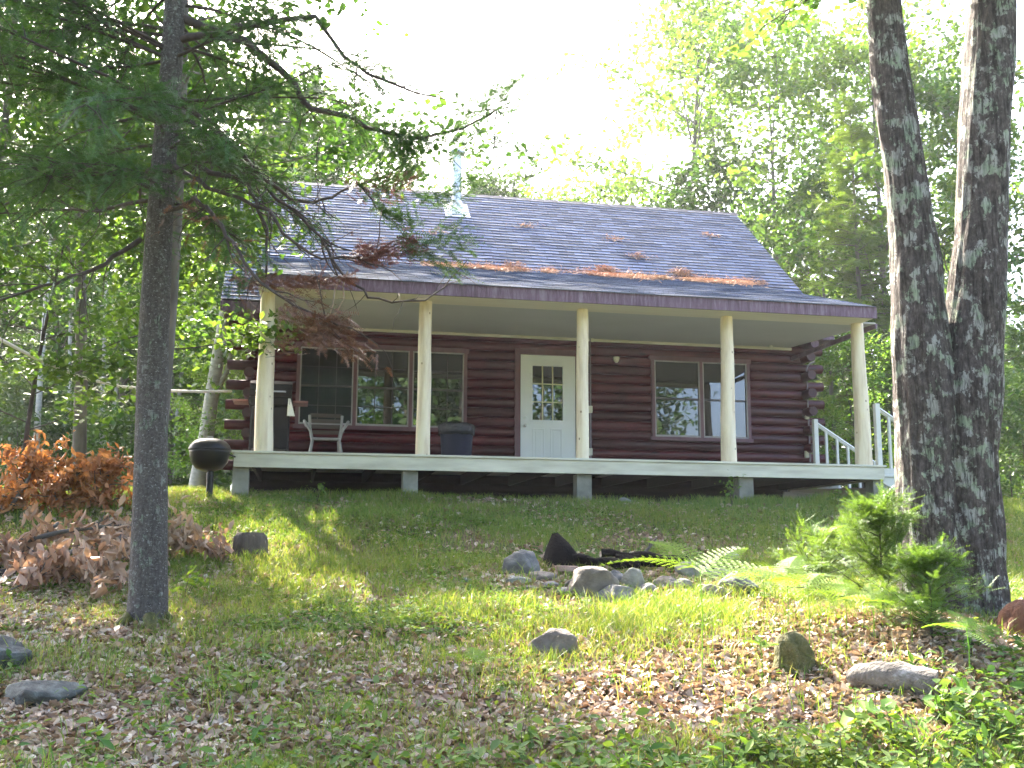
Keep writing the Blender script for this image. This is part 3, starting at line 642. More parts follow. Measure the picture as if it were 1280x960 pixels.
o = empty('dish_towel', cworld(X0+.26, .76, .62), YAW, 'white towel hanging from the shelf of the black gas grill', 'towel')
mb = MB(); vs = []; nn = 6
for i in range(9):
    for k in range(nn):
        u = k/(nn-1)-.5; z = .21-.25*i/8; wdt = .03+.08*i/8
        vs.append((u*wdt+.03*i/8, -.01*math.sin(u*14)-.012, z*1.0))
mb.add(vs, [(i*nn+k, i*nn+k+1, (i+1)*nn+k+1, (i+1)*nn+k) for i in range(8) for k in range(nn-1)], True); q = mb.build('cloth', M['cloth'], o)
sm = q.modifiers.new('s', 'SOLIDIFY'); sm.thickness = .004
# boards under the porch
for i, (a, e, py, dy, lab) in enumerate(((980, 1046, 622, 0, 'lower pale weathered plank lying on edge under the right end of the porch'), (985, 1090, 612, .25, 'upper brownish plank lying behind the lower one under the right end of the porch'))):
    xa = cw(a, py, .3+dy)[0]; xe = cw(e, py, .3+dy)[0]; z = cw(a, py, .3+dy)[1]
    mb = MB(); mb.box(xa-xe, 0, 0, .05, -.09, .05, bev=.006); q = mb.build('plank', M['plank'], None); q.location = cworld(xe, .3+dy, z); q.rotation_euler = (.15, .04*(1-2*i), YAW+.03*i); tag(q, lab, 'plank', 'planks under the porch')
# needles lying on the roof
n = 13000; xx = RG.uniform(-1.9, 4.75, n); t_ = (fbm(xx, xx*0, .5, 3)); yy = YB+.02-RG.exponential(.20, n)*(.2+.9*np.clip((t_-.3)*3, 0, 1.4))+RG.normal(size=n)*.09+.16*(fbm(xx+9, xx*0, .9, 2)-.5)
up_ = yy > YB; keep = RG.random(n) < np.clip((xx+2.4)/1.6, .15, 1)*np.clip((t_-.18)*3.4, .05, 1)
px_, py_ = [], []
for cx, cy, k in ((2.4, 4.6, 130), (2.1, 5.2, 90), (4.3, 5.6, 90), (.4, 5.5, 60), (-1.5, 5.0, 60), (3.1, 4.1, 350), (1.6, 4.05, 360), (-.2, 4.0, 160)):
    px_.append(RG.normal(cx, .11, k)); py_.append(RG.normal(cy, .06, k))
xx = np.concatenate([xx[keep]]+px_); yy = np.concatenate([yy[keep]]+py_); yy = np.maximum(yy, YP+.1)
zz = np.where(yy > YB, RZ-SL*(RY-yy), ZP+.01+(yy-YP)*(ZB-ZP)/(YB-YP))+.030+RG.random(len(xx))*.05
ok = xx < np.where(yy > YB, RR-.1, PR-.05); P = np.stack([xx, yy, zz], 1)[ok]
V, Fc = leaves(P, .09, .75, .12, 0)
q = npmesh('pine_needles', V, Fc, M['roofneedle']); q.matrix_world = CM
tag(q, 'drift of fallen orange pine needles lying along the bend of the porch roof', 'needles', kind='stuff')
# ------------------------------------------------------------------ ground sheet
ys = np.concatenate([np.linspace(-130, -12, 20)[:-1], np.linspace(-12, 3, 20)[:-1], np.linspace(3, 17, 190)[:-1], np.linspace(17, 40, 60)[:-1], np.linspace(40, 130, 20)])
xs = np.concatenate([np.linspace(-130, -40, 14)[:-1], np.linspace(-40, -9, 50)[:-1], np.linspace(-9, 10, 210)[:-1], np.linspace(10, 40, 50)[:-1], np.linspace(40, 130, 14)])
X, Y = np.meshgrid(xs, ys); Z = gh(X, Y); nx, ny = len(xs), len(ys)
I = np.arange(nx*ny).reshape(ny, nx); Fq = np.stack([I[:-1, :-1], I[:-1, 1:], I[1:, 1:], I[1:, :-1]], -1).reshape(-1, 4)
q = npmesh('ground', np.stack([X, Y, Z], -1).reshape(-1, 3), Fq, M['ground'], smooth=True); tag(q, 'forest clearing ground of soil, moss and leaf mould', 'ground', kind='structure')

# density masks over the ground, in metres
def blob(x, y, cx, cy, rx, ry): return np.exp(-(((x-cx)/rx)**2+((y-cy)/ry)**2))
def litter_mask(x, y):
    m = 1.25*blob(x, y, -2.9, 5.9, 2.2, 1.9)+1.2*blob(x, y, 1.3, 6.8, 2.2, .9)+.8*blob(x, y, 3.2, 6.9, 1.6, 1.2)+.6*blob(x, y, .2, 10.0, 1.3, .5)+.9*blob(x, y, -4.8, 9.0, 2.0, 2.2)+.35*blob(x, y, -1.2, 5.6, 3, .8)+.3
    return m*(.35+1.3*fbm(x, y, .7, 4))
def inview(x, y, z, mgx=60, mgy=60):
    u, v = pix(np.stack([x, y, z], -1)); return (u > -mgx) & (u < 1280+mgx) & (v < 960+mgy) & (v > 400)
def scatter(n, y0, y1, f=None, wfar=.62):
    y = y0+(y1-y0)*RG.random(n)**1.25; x = (RG.random(n)*2-1)*(y*wfar+.4); z = gh(x, y)
    ok = inview(x, y, z)
    # not under the deck or inside the cabin
    c_, s_ = math.cos(YAW), math.sin(YAW); X_ = (x-.974)*c_+(y-14.72)*s_; Y_ = -(x-.974)*s_+(y-14.72)*c_
    ok &= ~((X_ > -4.9) & (X_ < 5.2) & (Y_ > .15))
    if f is not None: ok &= RG.random(n) < f(x, y)
    return np.stack([x, y, z], 1)[ok]
# leaf litter
P = scatter(150000, 4.6, 14.5, lambda x, y: np.clip(litter_mask(x, y)*.85-.10, 0, 1)); P[:, 2] += .008+RG.random(len(P))*.025
V, Fc = leaves(P, .066, .62, .62, .10, .0); q = npmesh('leaf_litter', V, Fc, M['litter']); tag(q, 'brown and tan fallen leaves scattered over the foreground', 'fallen leaves', kind='stuff')
# grass
def grass(n, y0, y1, h, w, f):
    P = scatter(n, y0, y1, f); n = len(P); hh = h*(.4+.9*RG.random(n))*(.5+fbm(P[:, 0], P[:, 1], .45, 3)); az = RG.random(n)*6.283
    d = np.stack([np.cos(az), np.sin(az), 0*az], 1)*w/2; ln = RG.normal(size=(n, 3))*.5; ln[:, 2] = 1; tip = P+ln*hh[:, None]*.9; mid = P+ln*np.array([.3, .3, .55])*hh[:, None]
    V = np.stack([P-d, P+d, mid+d*.8, tip, mid-d*.8], 1).reshape(-1, 3); b = np.arange(n)[:, None]*5
    return V, np.concatenate([np.stack([b+0, b+1, b+2, b+4], -1).reshape(-1, 4), np.stack([b+4, b+2, b+3, b+3], -1).reshape(-1, 4)])
def gm(x, y):
    l = litter_mask(x, y); s = np.clip(1.25-l*.75, .05, 1)*np.clip((fbm(x+5, y+3, .9, 4)-.25)*2.6, .04, 1)
    s = s*(1-.85*blob(x, y, .9, 10.2, 1.2, .7)); return np.clip(s, 0, 1)
V, Fc = grass(560000, 4.7, 15.6, .10, .006, gm); V2, F2 = grass(16000, 5.0, 13, .2, .007, lambda x, y: np.clip((fbm(x+50, y, .35, 3)-.60)*7, 0, 1))
tri = []; VV = np.concatenate([V, V2]); FF = np.concatenate([Fc, F2+len(V)])
def polys(name, V, quads, m):          # drops the doubled corner of the tip faces
    me = bpy.data.meshes.new(name); isT = quads[:, 2] == quads[:, 3]; q4 = quads[~isT]; q3 = quads[isT][:, :3]
    me.vertices.add(len(V)); me.vertices.foreach_set('co', np.asarray(V, np.float32).ravel()); me.loops.add(q4.size+q3.size)
    me.loops.foreach_set('vertex_index', np.concatenate([q4.ravel(), q3.ravel()]).astype(np.int32)); me.polygons.add(len(q4)+len(q3))
    me.polygons.foreach_set('loop_start', np.concatenate([np.arange(len(q4))*4, q4.size+np.arange(len(q3))*3]).astype(np.int32)); me.update(calc_edges=True)
    me.materials.append(m); ob = bpy.data.objects.new(name, me); COL.objects.link(ob); return ob
tag(polys('grass', VV, FF, M['grass']), 'short green grass growing on the slope before the cabin', 'grass', kind='stuff')
# low broad leaved cover
def plants(P, k, rad, ls, hgt):
    n = len(P); az = RG.random((n, k))*6.283; r = rad*(.3+.9*RG.random((n, k))); Q = P[:, None]+np.stack([np.cos(az)*r, np.sin(az)*r, hgt*(.25+.9*RG.random((n, k)))], -1)
    return leaves(Q.reshape(-1, 3), ls, .72, .5, .06, .1)
P1 = scatter(30000, 8.0, 14.6, lambda x, y: np.clip((fbm(x+20, y+9, .8, 3)-.42)*4, 0, 1)*.6)
P2 = scatter(3600, 4.7, 7.4, lambda x, y: np.clip(1.3*blob(x, y, 2.6, 5.0, 2.6, .9)+.10+.9*blob(x, y, 3.2, 6.3, .9, .8)-.9*blob(x, y, 1.4, 6.9, 1.4, .6), 0, 1)*np.clip((fbm(x, y+30, .4, 3)-.25)*3, 0, 1))
P3 = scatter(2500, 4.8, 8.5, lambda x, y: np.clip((fbm(x+70, y, .5, 3)-.55)*3, 0, 1))
A = [plants(P1, 6, .05, .042, .05), plants(P2, 9, .08, .05, .13), plants(P2[::3], 6, .1, .075, .16), plants(P3, 6, .05, .045, .06)]; off = 0; VV = []; FF = []
for V, Fc in A: VV.append(V); FF.append(Fc+off); off += len(V)
tag(npmesh('ground_cover', np.concatenate(VV), np.concatenate(FF), M['weed']), 'low broad leaved weeds growing through the grass', 'weeds', kind='stuff')
# grass on the flat ground right and left of the cabin
P = scatter(90000, 15, 34, lambda x, y: np.clip((np.abs(x-1)-4.5)/2, 0, 1), .75)
V, Fc = leaves(P+np.array([0, 0, .04]), .12, .15, .25, 0); tag(npmesh('rough_grass', V, Fc, M['grass']), 'rough grass on the flat ground beyond the crest', 'grass', kind='stuff')

# ------------------------------------------------------------------ rocks
def rock(name, px, py, wpx, hpx, m, label, seed, cat='rock', dep=.8, sub=3, sq=0, base=None, group=None, ang=.0, zo=0):
    """px,py: bottom centre in the photo"""
    p = gpt(px, py) if base is None else base; d = p.y; w = wpx/1310*d/2; h = hpx/1310*d
    import bmesh
    bm = bmesh.new(); bmesh.ops.create_icosphere(bm, subdivisions=4, radius=1); rr_g = random.Random(int(seed*100))
    pl_ = [(Vector((rr_g.gauss(0, 1), rr_g.gauss(0, 1), rr_g.gauss(0, .8))).normalized(), rr_g.uniform(.62, .88)) for _ in range(11)]
    for v in bm.verts:
        c = v.co.copy(); n1_ = mnoise.noise(c*.9+Vector((seed, 0, 0))); n2_ = mnoise.noise(c*2.6+Vector((0, seed, 0)))
        if sq: c = Vector([math.copysign(abs(q)**(1-sq), q) for q in c])
        for n_, d_ in pl_:
            e = c.dot(n_)-d_
            if e > 0: c = c-n_*e*.85
        c = c*(1.18+.25*n1_+.08*n2_+.05*mnoise.noise(c*6)+.02*mnoise.noise(c*14))
        v.co = (c.x*w*1.05, c.y*w*dep, c.z*h*.60)
    for f in bm.faces: f.smooth = True
    me = bpy.data.meshes.new(name); bm.to_mesh(me); bm.free(); me.materials.append(m)
    o = bpy.data.objects.new(name, me); COL.objects.link(o); o.location = (p.x, p.y+w*dep*.6, p.z+h*.30+zo); o.rotation_euler = (0, 0, ang+seed*.0)
    return tag(o, label, cat, group)
fp = 'stones of the fire ring'
rock('rock', 654, 722, 46, 34, M['rock_grey'], 'large rounded grey boulder at the left end of the fire ring', 1.3, group=fp)
rock('rock', 740, 748, 58, 36, M['rock_brown'], 'wide brown grey stone at the front of the fire ring, below the red brick', 2.1, group=fp, sq=.2)
rock('rock', 768, 732, 26, 18, M['rock_grey'], 'small round grey stone between the wide brown stone and the pale stone', 3.2, group=fp)
rock('rock', 793, 737, 26, 27, M['rock_pale'], 'upright pale greenish stone in the middle of the fire ring', 4.4, group=fp)
rock('rock', 772, 752, 56, 22, M['rock_grey'], 'low dark grey slab at the front foot of the fire ring', 5.4, group=fp, sq=.25, zo=-.02)
rock('rock', 872, 722, 44, 20, M['rock_pale'], 'smooth pale stone behind the tall bracken at the right of the fire ring', 6.2, group=fp)
rock('rock', 905, 728, 30, 18, M['rock_grey'], 'small grey stone just right of the smooth pale stone', 7.7, group=fp)
rock('rock', 925, 742, 42, 26, M['rock_grey'], 'grey stone at the right end of the fire ring', 8.5, group=fp)
rock('rock', 895, 748, 34, 16, M['rock_brown'], 'low brownish stone in front of the right end of the fire ring', 9.1, group=fp)
rock('rock', 676, 728, 30, 14, M['rock_brown'], 'small brown stone between the large boulder and the red brick', 10.6, group=fp)
rock('rock', 648, 730, 26, 9, M['rock_pale'], 'flat pale stone at the foot of the large rounded boulder', 11.9, group=fp)
rock('rock', 916, 700, 16, 10, M['rock_pale'], 'small pale stone alone in the grass above the right of the fire ring', 12.3)
rock('rock', 584, 732, 14, 9, M['rock_grey'], 'small grey stone alone in the grass left of the fire ring', 13.3)
rock('rock', 694, 824, 52, 34, M['rock_brown'], 'pointed grey brown rock among dry leaves below the fire ring', 14.1, dep=.6)
rock('rock', -6, 842, 66, 44, M['rock_lichen'], 'dark lichen covered rock at the left edge of the picture', 15.6, sub=4)
rock('rock', 44, 884, 96, 30, M['rock_lichen'], 'low grey rock in the leaves just right of the dark lichen covered rock', 16.2, sub=4)
rock('rock', 783, 629, 16, 8, M['rock_pale'], 'small pale stone on the grass crest under the porch middle', 17.0)
for i, (x, y, w, h, m_, l) in enumerate(((718, 738, 24, 14, 'rock_brown', 'small brown stone left of the wide brown stone'), (690, 736, 20, 10, 'rock_grey', 'tiny grey stone below the black charred stump'), (706, 744, 18, 9, 'rock_pale', 'tiny pale stone in the grass below the red brick'),
    (812, 742, 22, 12, 'rock_grey', 'small grey stone right of the upright pale stone'), (832, 736, 30, 15, 'rock_brown', 'brown stone in the ring behind the stem of the tall bracken'), (852, 738, 24, 13, 'rock_grey', 'grey stone between the tall bracken and the smooth pale stone'),
    (938, 728, 20, 12, 'rock_brown', 'small brown stone behind the right end of the fire ring'), (665, 740, 16, 8, 'rock_brown', 'tiny brown stone in front of the large rounded boulder'))):
    rock('rock', x, y, w, h, M[m_], l, 20.3+i*1.7, group=fp)
# brick and burnt wood
p = gpt(709, 722); q = MB().box(-.11, .11, -.05, .07, 0, .06, bev=.008).build('brick', M['brick']); q.location = p+Vector((0, .1, .05)); q.rotation_euler = (-.1, .03, .1); tag(q, 'flat reddish brick lying on the fire ring stones', 'brick')
p = gpt(701, 712); mb = MB()
mb.tube([(0, 0, -.06), (.01, 0, .06), (-.02, .0, .20), (-.05, .0, .33)], [.20, .19, .13, .03], 14, rfn=lambda i, th, c: 1+.22*mnoise.noise((math.cos(th)*1.6, math.sin(th)*1.6, c.z*8+2)))
q = mb.build('charred_stump', M['char']); q.location = p+Vector((0, .18, .03)); tag(q, 'black charred stump standing behind the red brick', 'stump')
for i, (x0, y0, x1, y1, r, lab) in enumerate(((716, 712, 800, 716, .05, 'charred log lying in the fire ring behind the wide brown stone'), (770, 712, 905, 722, .045, 'long charred log lying across the right half of the fire ring'), (752, 704, 860, 708, .04, 'charred log lying at the back of the fire ring'))):
    a, e = gpt(x0, y0), gpt(x1, y1); mb = MB(); n = 9; a.z += .1; e.z += .07
    mb.tube([a.lerp(e, k/n)+Vector((0, .02*math.sin(k*2), .012*math.sin(k*1.7))) for k in range(n+1)], [r*(1+.2*math.sin(k*1.3+i)) for k in range(n+1)], 10, rfn=lambda i_, th, c: 1+.2*mnoise.noise(c*9))
    tag(mb.build('charred_log', M['char']), lab, 'log', 'burnt logs in the fire ring')
a = gpt(795, 708); mb = MB(); mb.tube([a+Vector((0, .1, .08)), a+Vector((.1, .1, .13)), a+Vector((.2, .12, .25)), a+Vector((.24, .12, .30))], [.022, .02, .015, .006], 7); mb.tube([a+Vector((.15, .11, .19)), a+Vector((.17, .1, .28))], [.012, .005], 6)
tag(mb.build('stick', M['bark_grey']), 'crooked grey stick rising from the fire ring beside the tall bracken', 'stick')
# stumps and logs
p = gpt(307, 699); mb = MB(); mb.tube([(0, 0, -.1), (0, 0, .0), (0, 0, .08), (0, 0, .15), (.0, 0, .22), (.0, 0, .27)], [.21, .19, .18, .17, .165, .13], 48, rfn=lambda i, th, c: 1+.12*mnoise.noise((math.cos(th)*3, math.sin(th)*3, c.z))+.12*mnoise.noise((math.cos(th)*9, math.sin(th)*9, c.z*3)))
q = mb.build('tree_stump', M['stumpwood']); q.location = p+Vector((0, .15, 0)); tag(q, 'old brown cut stump in the grass right of the grey fir trunk', 'stump')
p = gpt(997, 848); mb = MB(); mb.tube([(0, 0, -.08), (0, 0, 0), (0, 0, .06), (0, 0, .12), (-.01, 0, .17), (-.02, .01, .21), (-.03, .02, .25)], [.16, .145, .13, .12, .11, .09, .06], 28, rfn=lambda i, th, c: 1+.3*mnoise.noise((math.cos(th)*2, math.sin(th)*2, c.z*4))+.14*mnoise.noise((math.cos(th)*7, math.sin(th)*7, c.z*14)))
q = mb.build('mossy_stump', M['moss']); q.location = p+Vector((0, .1, 0)); tag(q, 'mossy brown green stump among ferns left of the white log', 'stump')
a = gpt(1070, 872); mb = MB(); a.z += .07
mb.tube([a+Vector((.44*q, .15-.25*q, .03+.03*math.sin(q*3)-.03*q)) for q in (0, .12, .25, .38, .5, .62, .75, .88, 1)], [.035, .07, .085, .095, .095, .105, .10, .10, .093], 28, rfn=lambda i, th, c: 1+.2*mnoise.noise(c*6)+.16*mnoise.noise(c*22))
q = mb.build('birch_log', M['birchlog']); tag(q, 'short rotting log with peeling white bark among weeds at lower right', 'log')
mb = MB(); mb.tube([a+Vector((.441, -.1006, -.01)), a+Vector((.445, -.103, -.01))], [.088, .08], 16); mb.build('cut_end', M['rottenred'], q)
p = gpt(1272, 806); mb = MB(); mb.tube([(0, 0, -.1), (0, 0, 0), (0, 0, .06), (0, 0, .1), (.01, 0, .15), (.02, 0, .2), (.04, 0, .24), (.05, .0, .27)], [.24, .23, .21, .20, .18, .15, .11, .05], 32, rfn=lambda i, th, c: 1+.3*mnoise.noise((math.cos(th)*2.4, math.sin(th)*2.4, c.z*6))+.2*mnoise.noise((math.cos(th)*8, math.sin(th)*8, c.z*12)))
q = mb.build('rotten_stump', M['rottenred']); q.location = p+Vector((.2, .25, 0)); tag(q, 'crumbling reddish brown stump at the foot of the big double trunk', 'stump')

# kettle grill on its post, jug, hoop, rope
p = gpt(261, 627); d = 13.6; p = at(259, 627, d); p.z = g(p.x, p.y)
t = empty('kettle_grill', p, .1, 'round black kettle grill on a post left of the porch', 'grill'); s = d/1310; hz = (at(258, 566, d)-p).z
mb = MB(); mb.tube([(.02, 0, -.2), (.02, 0, hz-.2)], 4.2*s, 12); mb.build('post', M['black'], t)
MB().lathe([(0, hz-.245), (.08, hz-.24), (.17, hz-.205), (.235, hz-.12), (.258, hz), (.262, hz+.03), (.25, hz+.035)], sides=32).build('bowl', M['black'], t)
MB().lathe([(.252, hz+.02), (.272, hz+.03), (.27, hz+.05), (.25, hz+.10), (.20, hz+.15), (.12, hz+.18), (0, hz+.19)], sides=32).build('lid', M['black'], t)
mb = MB(); mb.tube([(-.03, .0, hz+.185), (-.03, 0, hz+.21), (.03, 0, hz+.21), (.03, 0, hz+.185)], .007, 6); mb.build('lid_handle', M['galv'], t)
mb = MB(); mb.tube([(.25, 0, hz-.02), (.33, 0, hz-.05), (.33, -.05, hz-.05)], .012, 6); mb.build('side_handle', M['black'], t)
p = at(295, 621, 15.2); mb = MB(); mb.lathe([(0, 0), (.085, 0), (.09, .02), (.085, .15), (.05, .22), (.03, .25), (.032, .29), (0, .29)], sides=18); q = mb.build('plastic_jug', M['jug']); q.location = p; tag(q, 'white plastic jug on the ground at the left porch pier', 'jug')
p2_ = at(295, 625, 15.2); q2 = MB().box(-.2, .3, -.2, .2, -.3, -.002, bev=.02).build('flat_stone', M['rock_grey']); q2.location = p; tag(q2, 'flat grey stone slab that carries the white jug beside the pier', 'stone')
p = at(222, 634, 14.0); mb = MB(); mb.tube([(.10*math.cos(a_), .03*math.sin(a_*2), .09+.09*math.sin(a_)) for a_ in np.linspace(-.4, 3.6, 14)], .009, 7); q = mb.build('white_hoop', M['rope']); q.location = p; tag(q, 'small white hoop standing in the grass left of the kettle grill', 'hoop')
# rope from the cabin corner to a tree out of the picture
pts = [at(x, y, dd) for x, y, dd in ((-170, 330, 10.0), (-60, 390, 11), (0, 424, 11.6), (45, 448, 12.3), (100, 471, 13.2), (150, 483, 14), (205, 488.5, 15), (250, 489.5, 16.0), (289, 489, 16.8))]
mb = MB(); mb.tube(pts, .021, 7); tag(mb.build('rope', M['rope']), 'white sagging rope tied from the left cabin corner out to the left', 'rope')

# ------------------------------------------------------------------ ferns
def frond(L, Wd, seed):
    V = []; Fs = []; rng = random.Random(seed); n = 13
    for i in range(n):
        t = (i+1)/(n+1); x = L*t; w = Wd*(1-t)**.8*(.55+.45*min(1, t*6)); z = -.42*L*t*t
        for s in (-1, 1):
            m_ = 9
            for k in range(m_):
                u = (k+.5)/m_; lw = L/n*.21*(1-.55*u); cx = x+w*u*.28; cy = s*w*u; zz = z-.12*w*u*u+rng.uniform(-.003, .003)
                for e in (-1, 1):
                    b = len(V); V += [(cx-.006, cy, zz), (cx+e*lw*1.6, cy+s*w/m_*.3, zz), (cx+e*lw*.8+.004, cy+s*w/m_*1.15, zz-.002)]; Fs.append((b, b+1, b+2))
            b = len(V); V += [(x-.002, 0, z), (x+.003, 0, z), (x+w*.28, s*w, z-.12*w)]; Fs.append((b, b+1, b+2))
    b = len(V)
    for i in range(9): t = i/8; V += [(L*t, -.003*(1-t), -.42*L*t*t+.001), (L*t, .003*(1-t), -.42*L*t*t+.001)]
    for i in range(8): Fs.append((b+2*i, b+2*i+1, b+2*i+3)); Fs.append((b+2*i, b+2*i+3, b+2*i+2))
    return V, Fs
def fern(px, ybase, ytop, span, label, seed, yaw0=0):
    p = gpt(px, ybase); d = p.y; H = (ybase-ytop)/1310*d; L = span/1310*d*.55; rng = random.Random(seed)
    t = empty('bracken_fern', p, yaw0, label, 'fern', 'bracken ferns'); mb = MB(); mb.tube([(0, 0, -.02), (.01, 0, H*.5), (0, 0, H*.86)], [.004, .0035, .003], 6); mb.build('stem', M['fern'], t)
    for k, (az, tl, sc_) in enumerate(((.1+rng.uniform(-.3, .3), .42, 1), (PI-.1+rng.uniform(-.3, .3), .42, .95), (-PI/2+rng.uniform(-.5, .5), -.1, .7), (PI/2+rng.uniform(-.5, .5), .75, .8), (PI/4+rng.uniform(-.5, .5), .8, .7))):
        V, Fs = frond(L*sc_, L*.42*sc_, seed+k); q = MB().add(V, Fs).build('frond', M['fern'], t); q.location = (0, 0, H*(.80+.06*(k % 2))); q.rotation_euler = (rng.uniform(-.25, .25)+.35*(abs(math.cos(az)) > .6), -tl+rng.uniform(-.1, .1), az)
    return t
fern(955, 770, 715, 110, 'bracken fern right of the fire ring, in front of its end stone', 51, .5)
fern(1058, 792, 738, 110, 'bracken fern between the two larger fir saplings, in front', 57, -.3)
fern(1140, 812, 756, 100, 'bracken fern in front of the left stem of the big double trunk', 63, .1)
fern(592, 892, 822, 84, 'small bracken fern on a thin stem, standing alone at lower centre', 3)
fern(878, 845, 700, 230, 'tallest bracken fern, thin dark stem, standing in front of the fire ring', 9, .2)
fern(985, 790, 712, 150, 'wide bright bracken fern between the fire ring and the big double trunk', 15, -.2)
fern(1012, 812, 722, 120, 'bracken fern with arching tip standing just above the mossy stump', 21, .3)
fern(1092, 800, 745, 90, 'bracken fern in the shade left of the foot of the big trunk', 27)
fern(1212, 850, 780, 110, 'bracken fern at lower right in front of the big double trunk', 33, .15)
fern(952, 860, 800, 40, 'tiny bracken fern with a yellow stem left of the mossy stump', 39)
fern(1010, 745, 720, 60, 'low bracken fern in the grass behind the wide bright one', 45)

def seedling(px, ybase, ytop, m, ls, label, seed, n=26, cat='plant', group=None, base=None, spread=.35):
    p = gpt(px, ybase) if base is None else base; H = (ybase-ytop)/1310*p.y; rng = np.random.default_rng(seed); t = empty('leafy_seedling', p, 0, label, cat, group)
    mb = MB(); P = []
    for k in range(3):
        d = np.array([rng.normal()*.25, rng.normal()*.25, 1]); pl = polyline((0, 0, -.02), d, H*(.7+.3*rng.random()), 4, .1, rng); mb.tube(pl, [.005, .004, .003, .002, .0015], 5)
        for j in range(n//3): f = .3+.7*rng.random(); i = min(int(f*4), 3); q = pl[i]+(pl[i+1]-pl[i])*(f*4-i); P.append(q+rng.normal(size=3)*np.array([ls*.7, ls*.7, ls*.25])+rng.normal(size=3)*H*spread*.25)
    mb.build('stem', M['bark_dark'], t); V, Fc = leaves(np.array(P), ls, .6, .36 if n == 44 else .55, .06, .4, rng); npmesh('foliage', V, Fc, m, t); return t
gd = 'seedlings against the porch'
seedling(396, 628, 598, M['weed'], .06, 'small leafy seedling in front of the porch between the two left piers', 3, 40, group=gd)
seedling(915, 634, 592, M['weed'], .06, 'small leafy seedling in front of the fourth pier from the left', 4, 60, group=gd)
seedling(1046, 634, 606, M['weed'], .07, 'small arching seedling in front of the planks under the porch', 5, 40, group=gd)
seedling(232, 752, 700, M['fern'], .07, 'bushy bright seedling at the right foot of the grey fir trunk', 6, 70)
seedling(1100, 920, 868, M['fern'], .13, 'broad leaved seedling with one large bright leaf below the white log', 7, 9)
seedling(1180, 900, 840, M['weed'], .08, 'leafy seedling just right of the white log', 8, 60)
gg = 'leafy seedlings along the lower edge'
for i, (x, yb, yt) in enumerate(((905, 990, 925), (985, 985, 905), (1065, 990, 905), (1150, 985, 890), (1225, 990, 885), (1270, 960, 880), (1120, 940, 880), (940, 960, 905), (1030, 950, 900), (780, 985, 940), (840, 975, 925), (1190, 945, 885))):
    seedling(x, yb, yt, M['fern'] if i % 3 == 0 else M['weed'], .075, 'leafy green seedling in the dense patch along the lower right edge', 50+i, 44, group=gg)
seedling(310, 870, 830, M['grass'], .07, 'thin yellow green seedling in the leaves right of the fir foot', 80, 20)
seedling(650, 945, 900, M['grass'], .07, 'small yellow green seedling in grass at lower centre', 81, 24)

# ------------------------------------------------------------------ fallen branches with dead leaves
def deadbranch(name, pts, r, leafm, n, ls, label, seed, spread=.12, droop=1.2, group=None, tw=12, barkm=None):
    rng = np.random.default_rng(seed); root = empty(name, pts[0], 0, label, 'branch', group); o = np.array(pts[0]); pl = [np.array(p)-o for p in pts]; mb = MB(); k = len(pl)
    mb.tube(pl, [r*(1-.7*i/(k-1)) for i in range(k)], 8); P = []
    for j in range(tw):
        f = .15+.85*rng.random(); q = f*(k-1); i = min(int(q), k-2); p = pl[i]+(pl[i+1]-pl[i])*(q-i); d = rng.normal(size=3); d[2] = abs(d[2])*.7+.1
        t_ = polyline(p, d, spread*(1.5+2*rng.random()), 3, .25, rng, -.12); mb.tube(t_, [r*.3, r*.22, r*.14, r*.08], 4, False); t_ = np.array(t_)
        u = rng.random(n//tw)*3; ii = np.minimum(u.astype(int), 2); P.append(t_[ii]+(t_[ii+1]-t_[ii])*(u-ii)[:, None]+rng.normal(size=(n//tw, 3))*spread*.35)
    mb.build('bough', barkm or M['bark_grey'], root)
    if n: V, Fc = leaves(np.concatenate(P), ls, .1, .42, .12, droop, rng, .4); npmesh('leaves', V, Fc, leafm, root)
    return root
def gp(px, py, dz=0): p = gpt(px, py); p.z += dz; return p
bg = 'fallen boughs with orange leaves'
def gfar(px, py, Y): return at(px, py, Y)
for i, (a, b_, c_, n) in enumerate((((10, 640), (35, 600), (50, 568), 500), ((60, 650), (80, 610), (100, 590), 600), ((100, 655), (120, 610), (150, 580), 600), ((-30, 650), (0, 640), (25, 625), 420), ((40, 665), (95, 640), (155, 620), 600))):
    pts = [at(a[0], a[1], 12.4), at(b_[0], b_[1], 12.6), at(c_[0], c_[1], 12.8)]
    deadbranch('leafy_bough', pts, .03, M['brownleaf'], n, .11, ['upright bough of orange brown leaves at far left, tallest tip', 'bough of orange brown leaves, second from the left of the heap', 'bough of orange brown leaves nearest the fir trunk, pointing up', 'low bough of orange leaves cut by the left edge of the picture', 'bough of orange brown leaves lying along the front of the heap'][i], 100+i, .17, .8, bg, 16)
bg = 'fallen boughs with tan leaves'
for i, (a, b_, c_, n, lab) in enumerate((((150, 668), (118, 700), (75, 735), 330, 'bough of drooping tan leaves running down left from the fir trunk'), ((150, 700), (140, 725), (120, 748), 260, 'bough of drooping tan leaves hard against the left of the fir trunk'), ((70, 690), (35, 705), (0, 720), 300, 'bough of tan leaves lying between the grey pole and the left edge'), ((90, 725), (50, 742), (5, 750), 220, 'lowest bough of tan leaves, at far left above the rocks'), ((205, 705), (230, 700), (285, 706), 260, 'bough of tan brown leaves right of the fir trunk, left of the old stump'))):
    pts = [gp(*a, .28), gp(*b_, .16), gp(*c_, .06)]
    deadbranch('leafy_bough', pts, .02, M['tanleaf'], n, .13, lab, 120+i, .14, 2.2, bg, 12)
tw_ = [at(x, y, dd) for x, y, dd in ((-60, 682, 10.4), (0, 681, 10.5), (40, 674, 10.6), (75, 665, 10.7), (120, 659, 10.8), (165, 656, 10.9), (240, 650, 11.1))]
for p in tw_: p.z = max(p.z, g(p.x, p.y)+.02)
